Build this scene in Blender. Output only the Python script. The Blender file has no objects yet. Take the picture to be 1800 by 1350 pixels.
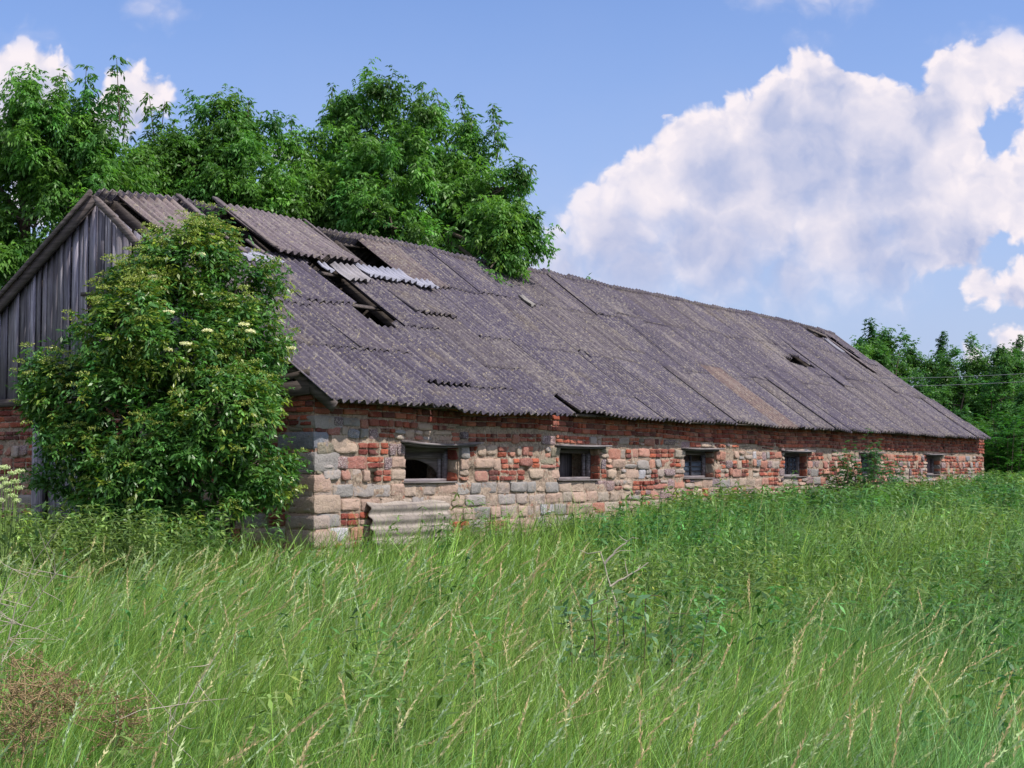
import bpy, math, random
import numpy as np
from mathutils import Vector, noise as mnoise
rng = np.random.default_rng(7)
random.seed(7)
C = bpy.context.scene.collection
sc = bpy.context.scene

# ---------------------------------------------------------------- camera
PITCH = math.radians(3.1535)
cd = bpy.data.cameras.new('camera'); cam = bpy.data.objects.new('camera', cd); C.objects.link(cam)
cam.location = (0, 0, 1.5); cam.rotation_euler = (math.radians(90) + PITCH, 0, 0)
cd.sensor_width = 36; cd.lens = 53.0; cd.clip_start = 0.1; cd.clip_end = 3000
sc.camera = cam

# ---------------------------------------------------------------- light
SUN_EL, SUN_AZ = math.radians(50), math.radians(112)      # azimuth clockwise from +Y
sund = bpy.data.lights.new('sun', 'SUN'); sund.energy = 3.9; sund.angle = math.radians(0.6)
sund.color = (1.0, 0.93, 0.84)
sun = bpy.data.objects.new('sun', sund); C.objects.link(sun)
sd = Vector((math.sin(SUN_AZ)*math.cos(SUN_EL), math.cos(SUN_AZ)*math.cos(SUN_EL), math.sin(SUN_EL)))
sun.rotation_euler = sd.to_track_quat('Z', 'Y').to_euler(); sun.location = sd*50

sc.view_settings.view_transform = 'Standard'; sc.view_settings.look = 'None'
sc.view_settings.exposure = 0.45; sc.view_settings.gamma = 1.0
sc.cycles.max_bounces = 6; sc.cycles.diffuse_bounces = 3; sc.cycles.glossy_bounces = 2
sc.cycles.transmission_bounces = 4; sc.cycles.transparent_max_bounces = 4

def lin(r, g, b):
    f = lambda c: (c/255/12.92) if c/255 <= .04045 else ((c/255+.055)/1.055)**2.4
    return (f(r), f(g), f(b))

# ---------------------------------------------------------------- node helper
class NT:
    def __init__(s, tree): s.t = tree; s.n = tree.nodes; s.l = tree.links
    def node(s, typ, **kw):
        n = s.n.new(typ)
        for k, v in kw.items(): setattr(n, k, v)
        return n
    def val(s, sock, v):
        if hasattr(v, 'is_output') or isinstance(v, bpy.types.NodeSocket): s.l.new(v, sock)
        else: sock.default_value = v
    def math(s, op, a, b=None, c=None, clamp=False):
        n = s.node('ShaderNodeMath', operation=op); n.use_clamp = clamp
        s.val(n.inputs[0], a)
        if b is not None: s.val(n.inputs[1], b)
        if c is not None: s.val(n.inputs[2], c)
        return n.outputs[0]
    def vmath(s, op, a, b=None, out=0):
        n = s.node('ShaderNodeVectorMath', operation=op)
        s.val(n.inputs[0], a)
        if b is not None: s.val(n.inputs[1], b)
        return n.outputs[out]
    def noise(s, vec, scale, detail=4, rough=.5, out='Fac', dist=0):
        n = s.node('ShaderNodeTexNoise'); n.inputs['Scale'].default_value = scale
        n.inputs['Detail'].default_value = detail; n.inputs['Roughness'].default_value = rough
        n.inputs['Distortion'].default_value = dist
        if vec is not None: s.l.new(vec, n.inputs['Vector'])
        return n.outputs[out]
    def mix(s, fac, a, b, blend='MIX'):
        n = s.node('ShaderNodeMix', data_type='RGBA', blend_type=blend)
        s.val(n.inputs[0], fac)
        for i, v in ((6, a), (7, b)):
            if isinstance(v, tuple) and len(v) == 3: v = v + (1,)
            s.val(n.inputs[i], v)
        return n.outputs[2]
    def maprange(s, v, a, b, c=0., d=1., smooth=False):
        n = s.node('ShaderNodeMapRange')
        if smooth: n.interpolation_type = 'SMOOTHSTEP'
        s.val(n.inputs[0], v)
        for i, x in enumerate((a, b, c, d)): n.inputs[i+1].default_value = x
        return n.outputs[0]

# ---------------------------------------------------------------- sky with clouds
def build_world():
    w = bpy.data.worlds.new('World'); sc.world = w; w.use_nodes = True
    t = NT(w.node_tree); t.n.clear()
    out = t.node('ShaderNodeOutputWorld')
    sky = t.node('ShaderNodeTexSky', sky_type='NISHITA'); sky.sun_disc = False
    sky.sun_elevation = SUN_EL; sky.sun_rotation = SUN_AZ
    sky.air_density = 1.0; sky.dust_density = 1.2; sky.ozone_density = 2.0
    tc = t.node('ShaderNodeTexCoord')
    # gnomonic chart of the northern half of the sky: a = x/y, b = z/y (in hundredths of a radian-ish unit)
    sep = t.node('ShaderNodeSeparateXYZ'); t.l.new(tc.outputs['Generated'], sep.inputs[0])
    y = t.math('MAXIMUM', sep.outputs[1], 0.05)
    a = t.math('DIVIDE', sep.outputs[0], y); b = t.math('DIVIDE', sep.outputs[2], y)
    cmb = t.node('ShaderNodeCombineXYZ'); t.l.new(a, cmb.inputs[0]); t.l.new(b, cmb.inputs[1])
    P = t.vmath('SCALE', cmb.outputs[0]); P.node.inputs['Scale'].default_value = 26.5   # 100 px of an 1800 px frame = 1
    # domain warp
    wn = t.noise(P, .9, 3, .55, 'Color')
    wv = t.vmath('SUBTRACT', wn, (.5, .5, .5)); wv = t.vmath('MULTIPLY', wv, (.7, .7, 0.))
    Pw = t.vmath('ADD', P, wv)
    # tiers: (x, y, r) in frame hundreds (x from the centre line, y up from the horizon)
    def fb(l): return [((x-900)/100, (821-y)/100, r/100) for x, y, r in l]
    big = fb([(1720, 490, 30), (1650, 510, 18), (990, 470, 75), (1075, 400, 105), (1150, 330, 100), (1240, 290, 115), (1330, 330, 150), (1390, 220, 105),
              (1430, 130, 62), (1480, 210, 110), (1560, 230, 110), (1640, 240, 105), (1600, 320, 90), (1540, 340, 90), (1470, 310, 100), (1660, 300, 80), (1700, 150, 88), (1770, 110, 78),
              (1640, 370, 130), (1480, 420, 120), (1250, 430, 130), (1120, 480, 100), (1760, 330, 92), (1840, 350, 100),
              (1020, 530, 60), (1400, 500, 80), (1550, 470, 80), (1860, 80, 60), (1220, 230, 50), (1300, 205, 55),
              (1730, 510, 42), (1790, 500, 50), (1860, 500, 60), (1770, 610, 42), (1820, 620, 60), (1700, 625, 26),
              (15, 145, 92), (80, 140, 52), (-60, 180, 100), (215, 168, 70), (262, 160, 50), (180, 210, 60),
              (255, 0, 27), (292, 12, 16), (60, 330, 60), (490, 275, 30), (530, 290, 24),
              (1350, -30, 36), (1440, -30, 38), (1520, -25, 28), (1950, 250, 160), (2150, 350, 200), (-260, 300, 160), (-420, 120, 120)])
    F = None
    for x, yy, r in big:
        d = t.vmath('DISTANCE', Pw, (x, yy, 0.), out=1)
        v = t.math('SUBTRACT', r, d)
        if F is None: F = v
        else:
            n = t.node('ShaderNodeMath', operation='SMOOTH_MAX'); t.l.new(F, n.inputs[0]); t.l.new(v, n.inputs[1]); n.inputs[2].default_value = .22
            F = n.outputs[0]
    def puffs(vec):
        n1 = t.node('ShaderNodeTexVoronoi', feature='SMOOTH_F1'); n1.voronoi_dimensions = '2D'
        n1.inputs['Scale'].default_value = 1.9; n1.inputs['Detail'].default_value = 2.5
        n1.inputs['Roughness'].default_value = .55; n1.inputs['Smoothness'].default_value = .6
        t.l.new(vec, n1.inputs['Vector'])
        a1 = t.math('MULTIPLY', n1.outputs['Distance'], -.75)
        a2 = t.noise(vec, 1.6, 8, .6)
        return t.math('ADD', a1, t.math('MULTIPLY', a2, .85))
    wn2 = t.noise(P, 5., 4, .6, 'Color')
    wv2 = t.vmath('MULTIPLY', t.vmath('SUBTRACT', wn2, (.5, .5, .5)), (.16, .16, 0.))
    Pp = t.vmath('ADD', Pw, wv2)
    h0 = puffs(Pp)
    h1 = puffs(t.vmath('ADD', Pp, (-.22, .26, 0.)))
    dens = t.math('ADD', F, t.math('MULTIPLY', t.math('SUBTRACT', h0, -.02), .42))
    # soft lower edges, crisp tops
    edge = t.maprange(dens, -.03, .17, 0, 1, True)
    soft = t.maprange(dens, -.35, .8, 0, 1, True)
    left = t.maprange(a, .24, .30, 1, 0, True)
    low = t.math('MAXIMUM', t.math('MULTIPLY', t.maprange(b, .10, .22, 1, 0, True), left), t.maprange(b, .275, .305, 0, 1, True))
    cover = t.mix(low, edge, soft)
    fade = t.math('SUBTRACT', 1., t.math('MULTIPLY', t.maprange(b, .085, .15, .65, 0, True), left))
    cover = t.math('MULTIPLY', cover, t.math('MULTIPLY', fade, t.maprange(b, .28, .305, 1, .75, True)))
    relief = t.math('SUBTRACT', h0, h1)
    shade = [(1440, 275, 110), (1560, 300, 80), (1270, 310, 62), (1110, 450, 80), (1330, 500, 120), (1210, 420, 60), (1560, 450, 90), (1640, 190, 50), (1700, 430, 60), (1380, 200, 40), (1020, 500, 70), (1470, 150, 45), (1780, 520, 30), (60, 190, 60), (210, 220, 45)]
    S_ = None
    Ps = t.vmath('ADD', Pw, wv2)
    for x, yy, r in fb(shade):
        d = t.math('SUBTRACT', 1., t.math('DIVIDE', t.vmath('DISTANCE', Ps, (x, yy, 0.), out=1), r*1.5), clamp=True)
        S_ = d if S_ is None else t.math('MAXIMUM', S_, d)
    rw = t.maprange(F, -.05, .75, .75, .26, True)
    tone = t.math('ADD', t.math('MULTIPLY', relief, rw), t.maprange(F, -.05, .6, 1.0, .78))
    tone = t.math('SUBTRACT', tone, t.math('MULTIPLY', t.maprange(S_, 0, .75, 0, 1, True), .62))
    tone = t.math('ADD', tone, t.math('MULTIPLY', t.math('SUBTRACT', t.noise(P, .6, 3, .5), .5), .30), clamp=True)
    ccol = t.mix(tone, lin(176, 187, 222), lin(250, 241, 246))
    # thin veil of haze above the horizon
    veil = t.maprange(b, .02, .36, .85, .06, True)
    vn = t.noise(P, .35, 4, .55)
    veil = t.math('MULTIPLY', veil, t.maprange(vn, .25, .7, .65, 1.))
    skyc = t.mix(1., sky.outputs[0], (.82, .92, 1.2), 'MULTIPLY')
    bg = t.node('ShaderNodeBackground'); t.l.new(skyc, bg.inputs[0]); bg.inputs[1].default_value = SKY_S
    bh = t.node('ShaderNodeBackground'); bh.inputs[0].default_value = lin(184, 196, 229) + (1,); bh.inputs[1].default_value = .74
    bc = t.node('ShaderNodeBackground'); t.l.new(ccol, bc.inputs[0]); bc.inputs[1].default_value = .74
    front = t.maprange(sep.outputs[1], .25, .5, 0, 1)
    m0 = t.node('ShaderNodeMixShader'); t.l.new(t.math('MULTIPLY', veil, front), m0.inputs[0]); t.l.new(bg.outputs[0], m0.inputs[1]); t.l.new(bh.outputs[0], m0.inputs[2])
    m1 = t.node('ShaderNodeMixShader'); t.l.new(t.math('MULTIPLY', cover, front), m1.inputs[0]); t.l.new(m0.outputs[0], m1.inputs[1]); t.l.new(bc.outputs[0], m1.inputs[2])
    # bright cumulus added over the unseen rest of the sky to raise ambient light
    gn = t.noise(tc.outputs['Generated'], 2.6, 6, .55)
    gc = t.math('MULTIPLY', t.maprange(gn, .47, .58, 0, 1, True), t.math('SUBTRACT', 1., front))
    b2 = t.node('ShaderNodeBackground'); b2.inputs[0].default_value = lin(240, 236, 240)+(1,); b2.inputs[1].default_value = 1.0
    m2 = t.node('ShaderNodeMixShader'); t.l.new(gc, m2.inputs[0]); t.l.new(m1.outputs[0], m2.inputs[1]); t.l.new(b2.outputs[0], m2.inputs[2])
    t.l.new(m2.outputs[0], out.inputs[0])
SKY_S = 0.115
build_world()

# ---------------------------------------------------------------- materials
def base_mat(name, rough=.85):
    m = bpy.data.materials.new(name); m.use_nodes = True
    t = NT(m.node_tree); t.n.clear()
    out = t.node('ShaderNodeOutputMaterial'); p = t.node('ShaderNodeBsdfPrincipled')
    p.inputs['Roughness'].default_value = rough; t.l.new(p.outputs[0], out.inputs[0])
    p.inputs['Specular IOR Level'].default_value = .25
    return m, t, p, out
def bump(t, p, h, strength=.5, dist=.01):
    b = t.node('ShaderNodeBump'); b.inputs['Strength'].default_value = strength; b.inputs['Distance'].default_value = dist
    t.l.new(h, b.inputs['Height']); t.l.new(b.outputs[0], p.inputs['Normal'])
def obj_coord(t):
    return t.node('ShaderNodeTexCoord').outputs['Object']
def vcol(t):
    n = t.node('ShaderNodeVertexColor'); n.layer_name = 'Col'; return n

def mat_stone():
    m, t, p, o = base_mat('stone_and_brick', .9)
    c = obj_coord(t); v = vcol(t)
    n1 = t.noise(c, 9, 5, .65); n2 = t.noise(c, 70, 3, .7); n3 = t.noise(c, 26, 4, .65)
    col = t.mix(t.maprange(n1, .3, .7, 0, .55), v.outputs[0], t.mix(1., v.outputs[0], (.62, .60, .66), 'MULTIPLY'))
    spk = t.math('MULTIPLY', t.maprange(n2, .52, .62, 0, 1), v.outputs[1])       # alpha = how speckled the stone is
    col = t.mix(spk, col, (.50, .44, .44))
    spk2 = t.math('MULTIPLY', t.maprange(n2, .46, .38, 0, .8), v.outputs[1])
    col = t.mix(spk2, col, (.06, .045, .06))
    # lime and soil smears over stones
    sm = t.maprange(t.noise(c, 7, 6, .7), .55, .68, 0, .5)
    col = t.mix(sm, col, lin(178, 152, 128))
    dk = t.maprange(t.noise(c, 3.2, 5, .7), .54, .72, 0, .6)
    col = t.mix(dk, col, t.mix(1., col, (.42, .40, .42), 'MULTIPLY'))
    t.l.new(col, p.inputs['Base Color'])
    bump(t, p, t.math('ADD', n2, t.math('MULTIPLY', n3, 2.)), .8, .012)
    return m
def mat_mortar():
    m, t, p, o = base_mat('lime_mortar', .95)
    c = obj_coord(t); n1 = t.noise(c, 4, 6, .65); n2 = t.noise(c, 24, 5, .7)
    col = t.mix(t.maprange(n1, .3, .7), lin(142, 126, 112), lin(186, 168, 150))
    col = t.mix(t.maprange(n2, .38, .60, .7, 0), col, lin(84, 68, 58))
    col = t.mix(t.maprange(t.noise(c, 14, 3, .6), .58, .70, 0, .6), col, lin(150, 78, 58))
    t.l.new(col, p.inputs['Base Color']); bump(t, p, n2, 1., .02)
    return m
def mat_sheet():
    m, t, p, o = base_mat('fibre_cement', .9)
    c = obj_coord(t); v = vcol(t)
    stretch = t.vmath('MULTIPLY', c, (1., .45, .45))
    n1 = t.noise(c, 2.2, 5, .6); n2 = t.noise(c, 17, 4, .8); n3 = t.noise(stretch, 34, 4, .75); n4 = t.noise(c, .55, 4, .6)
    col = t.mix(t.maprange(n1, .3, .7, 0, .6), v.outputs[0], t.mix(1., v.outputs[0], (.66, .66, .72), 'MULTIPLY'))
    thr = t.math('ADD', n2, t.math('MULTIPLY', t.math('SUBTRACT', n4, .5), .22))
    li = t.math('MULTIPLY', t.maprange(thr, .52, .60, 0, .62), v.outputs[1])       # alpha = lichen
    col = t.mix(li, col, lin(138, 132, 126))
    li2 = t.math('MULTIPLY', t.maprange(t.noise(c, 24, 3, .75), .60, .64, 0, .8), v.outputs[1])
    col = t.mix(li2, col, lin(160, 150, 124))
    dk = t.math('MULTIPLY', t.maprange(n3, .45, .38, 0, .55), v.outputs[1])
    col = t.mix(dk, col, lin(46, 40, 52))
    # rain streaks that run down the slope, and broader mossy drifts
    sk = t.noise(t.vmath('MULTIPLY', c, (16, .8, .8)), 1., 4, .6)
    col = t.mix(t.math('MULTIPLY', t.maprange(sk, .50, .68, 0, .55), v.outputs[1]), col, lin(58, 52, 60))
    col = t.mix(t.math('MULTIPLY', t.maprange(sk, .44, .32, 0, .45), v.outputs[1]), col, lin(142, 134, 128))
    mo = t.noise(c, 1.1, 5, .7)
    col = t.mix(t.math('MULTIPLY', t.maprange(mo, .58, .72, 0, .35), v.outputs[1]), col, lin(124, 112, 92))
    t.l.new(col, p.inputs['Base Color']); bump(t, p, t.math('ADD', n2, n3), .6, .01)
    return m
def mat_wood(name, axis, c0, c1, c2):
    m, t, p, o = base_mat(name, .85)
    c = obj_coord(t); sv = [38, 38, 38]; sv[axis] = 1.6
    st = t.vmath('MULTIPLY', c, tuple(sv))
    n1 = t.noise(st, 1., 6, .65); n2 = t.noise(c, 3, 4, .6); v = vcol(t)
    col = t.mix(t.maprange(n1, .32, .66), c0, c1)
    col = t.mix(t.maprange(n2, .42, .68, 0, .6), col, c2)
    col = t.mix(1., col, v.outputs[0], 'MULTIPLY')
    t.l.new(col, p.inputs['Base Color']); bump(t, p, n1, .7, .008)
    return m
def mat_leaf(name, trans=.38, rough=.45, spec=.35):
    m = bpy.data.materials.new(name); m.use_nodes = True
    t = NT(m.node_tree); t.n.clear(); out = t.node('ShaderNodeOutputMaterial')
    v = vcol(t); p = t.node('ShaderNodeBsdfPrincipled'); p.inputs['Roughness'].default_value = rough
    p.inputs['Specular IOR Level'].default_value = spec
    t.l.new(v.outputs[0], p.inputs['Base Color'])
    tr = t.node('ShaderNodeBsdfTranslucent'); t.l.new(t.mix(1., v.outputs[0], (1.15, 1.25, .6), 'MULTIPLY'), tr.inputs[0])
    mx = t.node('ShaderNodeMixShader'); mx.inputs[0].default_value = trans
    t.l.new(p.outputs[0], mx.inputs[1]); t.l.new(tr.outputs[0], mx.inputs[2]); t.l.new(mx.outputs[0], out.inputs[0])
    return m
def mat_bark():
    m, t, p, o = base_mat('bark', .9); c = obj_coord(t)
    n = t.noise(t.vmath('MULTIPLY', c, (9, 9, 2.5)), 3, 5, .65)
    t.l.new(t.mix(n, lin(52, 44, 38), lin(118, 106, 94)), p.inputs['Base Color']); bump(t, p, n, .8, .02); return m
def mat_ground():
    m, t, p, o = base_mat('soil_and_turf', .95); c = obj_coord(t)
    n = t.noise(c, .6, 6, .6); n2 = t.noise(c, 9, 6, .7)
    col = t.mix(t.maprange(n, .3, .7), lin(48, 70, 30), lin(74, 92, 42))
    col = t.mix(t.maprange(n2, .4, .65, 0, .7), col, lin(70, 58, 38))
    t.l.new(col, p.inputs['Base Color']); bump(t, p, n2, 1., .08); return m
def mat_glass():
    m, t, p, o = base_mat('old_glass', .12); c = obj_coord(t)
    n = t.noise(t.vmath('MULTIPLY', c, (2, 2, 14)), 3, 4, .6)
    t.l.new(t.mix(n, (.015, .02, .03), (.30, .36, .46)), p.inputs['Base Color']); p.inputs['Specular IOR Level'].default_value = .8
    return m
M = dict(stone=mat_stone(), mortar=mat_mortar(), sheet=mat_sheet(),
         plank=mat_wood('weathered_boards', 2, lin(66, 62, 70), lin(172, 168, 178), lin(122, 114, 122)),
         beam=mat_wood('weathered_beam', 0, lin(60, 54, 54), lin(150, 144, 144), lin(104, 94, 94)),
         rafter=mat_wood('old_timber', 1, lin(50, 44, 42), lin(122, 112, 108), lin(86, 78, 76)),
         leaf=mat_leaf('maple_leaf', .42), elder=mat_leaf('elder_leaf', .28, .4, .45), grassm=mat_leaf('grass_blade', .34, .5, .3),
         bark=mat_bark(), ground=mat_ground(), glass=mat_glass(), petal=mat_leaf('petal', .3, .7, .1))
mm, t_, p_, o_ = base_mat('aluminium_wire', .5); p_.inputs['Base Color'].default_value = (.30, .32, .32, 1); M['wire'] = mm
mm, t_, p_, o_ = base_mat('dry_stalk', .8); t_.l.new(vcol(t_).outputs[0], p_.inputs['Base Color']); M['dry'] = mm

# ---------------------------------------------------------------- mesh accumulator
class MB:
    def __init__(s): s.v = []; s.q = []; s.c = []; s.t = []; s.n = 0
    def add(s, v, q=None, col=(1, 1, 1, 1), tri=None):
        v = np.asarray(v, dtype=np.float32).reshape(-1, 3)
        col = np.asarray(col, dtype=np.float32)
        if col.ndim == 1:
            if len(col) == 3: col = np.append(col, 1.)
            col = np.tile(col, (len(v), 1))
        elif col.shape[1] == 3: col = np.hstack([col, np.ones((len(col), 1))])
        s.v.append(v); s.c.append(col.astype(np.float32))
        if q is not None and len(q): s.q.append(np.asarray(q, dtype=np.int32).reshape(-1, 4) + s.n)
        if tri is not None and len(tri): s.t.append(np.asarray(tri, dtype=np.int32).reshape(-1, 3) + s.n)
        s.n += len(v)
    def build(s, name, mat, parent=None, smooth=False):
        me = bpy.data.meshes.new(name)
        v = np.concatenate(s.v); c = np.concatenate(s.c)
        q = np.concatenate(s.q) if s.q else np.zeros((0, 4), np.int32)
        t = np.concatenate(s.t) if s.t else np.zeros((0, 3), np.int32)
        me.vertices.add(len(v)); me.vertices.foreach_set('co', v.ravel())
        me.loops.add(q.size + t.size); me.loops.foreach_set('vertex_index', np.concatenate([q.ravel(), t.ravel()]))
        me.polygons.add(len(q)+len(t))
        me.polygons.foreach_set('loop_start', np.concatenate([np.arange(len(q))*4, q.size+np.arange(len(t))*3]).astype(np.int32))
        me.update(calc_edges=True)
        a = me.color_attributes.new('Col', 'FLOAT_COLOR', 'POINT'); a.data.foreach_set('color', c.ravel())
        if smooth: me.polygons.foreach_set('use_smooth', np.ones(len(q)+len(t), bool))
        me.materials.append(mat)
        me.validate(clean_customdata=False)
        o = bpy.data.objects.new(name, me); C.objects.link(o)
        if parent is not None: o.parent = parent
        return o
    def box(s, x0, x1, y0, y1, z0, z1, col=(1, 1, 1, 1), j=0.):
        v = np.array([[x, y, z] for x in (x0, x1) for y in (y0, y1) for z in (z0, z1)], float)
        if j: v += rng.normal(0, j, v.shape)
        s.add(v, [[0, 1, 3, 2], [4, 6, 7, 5], [0, 4, 5, 1], [2, 3, 7, 6], [0, 2, 6, 4], [1, 5, 7, 3]], col)
    def beam(s, a, b, w, h, up=(0, 0, 1), col=(1, 1, 1, 1), seg=1, sag=0.):
        a = np.array(a, float); b = np.array(b, float); d = b-a; d /= np.linalg.norm(d)
        up = np.array(up, float); r = np.cross(d, up); r /= np.linalg.norm(r); u2 = np.cross(r, d)
        vs = []; 
        for i in range(seg+1):
            k = i/seg; p = a+(b-a)*k - u2*sag*4*k*(1-k)
            for x, y in ((-1, -1), (1, -1), (1, 1), (-1, 1)): vs.append(p+r*x*w/2+u2*y*h/2)
        q = [[i*4+j, i*4+(j+1) % 4, i*4+4+(j+1) % 4, i*4+4+j] for i in range(seg) for j in range(4)]
        q += [[0, 3, 2, 1], [seg*4, seg*4+1, seg*4+2, seg*4+3]]
        s.add(vs, q, col)
    def tube(s, pts, rad, col=(1, 1, 1, 1), k=6):
        pts = np.asarray(pts, float); n = len(pts); rad = np.broadcast_to(rad, n)
        d = np.gradient(pts, axis=0); d /= np.linalg.norm(d, axis=1)[:, None]+1e-9
        ref = np.where(np.abs(d[:, 2:3]) > .9, np.array([[1., 0, 0]]), np.array([[0, 0, 1.]]))
        a = np.cross(d, ref); a /= np.linalg.norm(a, axis=1)[:, None]; b = np.cross(d, a)
        th = np.arange(k)/k*2*np.pi
        v = pts[:, None]+rad[:, None, None]*(np.cos(th)[None, :, None]*a[:, None]+np.sin(th)[None, :, None]*b[:, None])
        i = np.arange(n-1)[:, None]*k; j = np.arange(k)[None]
        q = np.stack([i+j, i+(j+1) % k, i+k+(j+1) % k, i+k+j], -1).reshape(-1, 4)
        s.add(v.reshape(-1, 3), q, col)

def tag(o, label=None, cat=None, group=None, kind=None):
    for k, v in (('label', label), ('category', cat), ('group', group), ('kind', kind)):
        if v: o[k] = v
    return o
def empty(name, loc=(0, 0, 0), rz=0., label=None, cat=None, group=None):
    o = bpy.data.objects.new(name, None); C.objects.link(o); o.location = loc; o.rotation_euler = (0, 0, rz)
    o.empty_display_size = .2
    return tag(o, label, cat, group)
def unit(v): return v/(np.linalg.norm(v, axis=-1, keepdims=True)+1e-9)

# frame pixel (1800 wide) at a given depth -> world point
def at(px, py, D):
    f = 2650.; x = (px-900)/f; z = -(py-675)/f
    cp, sp = math.cos(PITCH), math.sin(PITCH)
    r = np.array([x, cp-z*sp, sp+z*cp]); return np.array([0, 0, 1.5])+r/r[1]*D

# barn frame: X along the long front, Y into the building, Z up
TH = math.radians(32.18); CX, CY = -2.2946, 17.5; RZ = math.pi/2-TH
US = np.array([math.sin(TH), math.cos(TH)]); UT = np.array([-math.cos(TH), math.sin(TH)])
def to_local(x, y):
    dx, dy = x-CX, y-CY
    return dx*US[0]+dy*US[1], dx*UT[0]+dy*UT[1]
def ground_z(x, y):
    s, t = to_local(x, y)
    k = np.clip(s/28., 0, 1.6)
    far = np.clip((np.hypot(x, y)-60)/200, 0, 1)
    return (.5*k**1.0)*(1-far*.3) + .05*np.sin(x*.7+1.3)*np.sin(y*.45)

# ---------------------------------------------------------------- ground
def build_ground():
    mb = MB()
    xs = np.concatenate([-np.geomspace(1500, 41, 20), np.linspace(-40, 60, 101), np.geomspace(61, 1500, 20)])
    ys = np.concatenate([-np.geomspace(600, 11, 10), np.linspace(-10, 90, 101), np.geomspace(91, 1800, 20)])
    X, Y = np.meshgrid(xs, ys, indexing='ij'); Z = ground_z(X, Y)
    n, m = X.shape; i = np.arange(n-1)[:, None]*m; j = np.arange(m-1)[None]
    q = np.stack([i+j, i+m+j, i+m+j+1, i+j+1], -1).reshape(-1, 4)
    mb.add(np.stack([X, Y, Z], -1).reshape(-1, 3), q)
    o = mb.build('ground', M['ground'], smooth=True); tag(o, kind='structure')
build_ground()

# ---------------------------------------------------------------- barn
barn = empty('barn', (CX, CY, 0), RZ, 'long low derelict barn of field stone and red brick under a patched corrugated roof', 'barn')
LEN, WID = 28.9, 7.2
WIN = [(1.78, 2.98), (5.62, 6.88), (9.83, 11.08), (14.33, 15.6), (18.81, 20.0), (23.63, 24.85)]
ZS, ZL = 1.30, 1.79
NICHE = [(3.2, 3.34, 1.31, 1.50), (4.62, 4.74, 1.33, 1.47), (1.02, 1.16, 1.29, 1.42), (7.35, 7.5, 1.32, 1.48), (12.55, 12.75, 1.40, 1.52)]
def band(s): return float(np.interp(s, [0, 4, 6, 10, 14, 29], [2.11, 2.03, 2.0, 1.95, 1.88, 1.86]))

BR = [lin(154, 80, 60), lin(170, 92, 68), lin(138, 68, 55), lin(120, 60, 52), lin(176, 110, 88), lin(148, 88, 74), lin(104, 62, 57), lin(158, 100, 84), lin(142, 90, 78)]
TAN = [lin(172, 154, 138), lin(180, 160, 142), lin(164, 150, 140), lin(174, 150, 134), lin(156, 149, 144), lin(148, 144, 140), lin(168, 156, 142), lin(178, 152, 136)]
RED = [lin(168, 116, 98), lin(178, 128, 108), lin(156, 104, 92), lin(174, 128, 112)]
PUR = [lin(128, 106, 106), lin(138, 112, 112), lin(112, 98, 102), lin(146, 120, 116)]
GRN = [lin(132, 126, 108), lin(146, 138, 118)]
WHT = [lin(196, 194, 196), lin(178, 176, 180)]
BLU = [lin(128, 132, 140), lin(108, 110, 122)]
def pick(l): return l[rng.integers(len(l))]

def add_stone(mb, s0, s1, z0, z1, col, spk, pro, rnd, axis='front'):
    """pillow stone: rounded, slightly irregular outline that stands pro metres out of the mortar"""
    w, h = s1-s0, z1-z0
    if w < .03 or h < .02: return
    K = 14; th = (np.arange(K)+.5)/K*2*np.pi
    e = 2./rnd
    cx = np.sign(np.cos(th))*np.abs(np.cos(th))**e; cz = np.sign(np.sin(th))*np.abs(np.sin(th))**e
    jit = 1+rng.normal(0, .035 if rnd > 6.9 else .065, K)+(.0 if rnd > 6.9 else .05)*np.sin(th*rng.integers(2, 4)+rng.uniform(0, 6.28))
    cx = cx*jit; cz = cz*jit
    rings = [(1.0, .03), (.985, -pro*.75), (.93, -pro), (.5, -pro-.003)]
    vs = []
    tilt = rng.normal(0, .02, 2)
    for sc_, d in rings:
        x = (s0+s1)/2+cx*w/2*sc_; z = (z0+z1)/2+cz*h/2*sc_
        y = np.full(K, d)+(0 if d > 0 else 1)*(tilt[0]*cx+tilt[1]*cz)*.25+rng.normal(0, .0025, K)
        vs.append(np.stack([x, y, z], -1))
    vs.append(np.array([[(s0+s1)/2, -pro-.004, (z0+z1)/2]]))
    v = np.concatenate(vs)
    if axis == 'gable': v = np.stack([v[:, 1], v[:, 0], v[:, 2]], -1)
    q = []; 
    for r in range(3):
        for k in range(K): q.append([r*K+k, r*K+(k+1) % K, (r+1)*K+(k+1) % K, (r+1)*K+k])
    tri = [[3*K+k, 3*K+(k+1) % K, 4*K] for k in range(K)]
    c = np.tile(np.array(col+(spk,)), (len(v), 1)); c[:, :3] *= rng.uniform(.88, 1.1)
    if axis == 'gable': q = [a[::-1] for a in q]; tri = [a[::-1] for a in tri]
    mb.add(v, q, c, tri)

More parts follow.
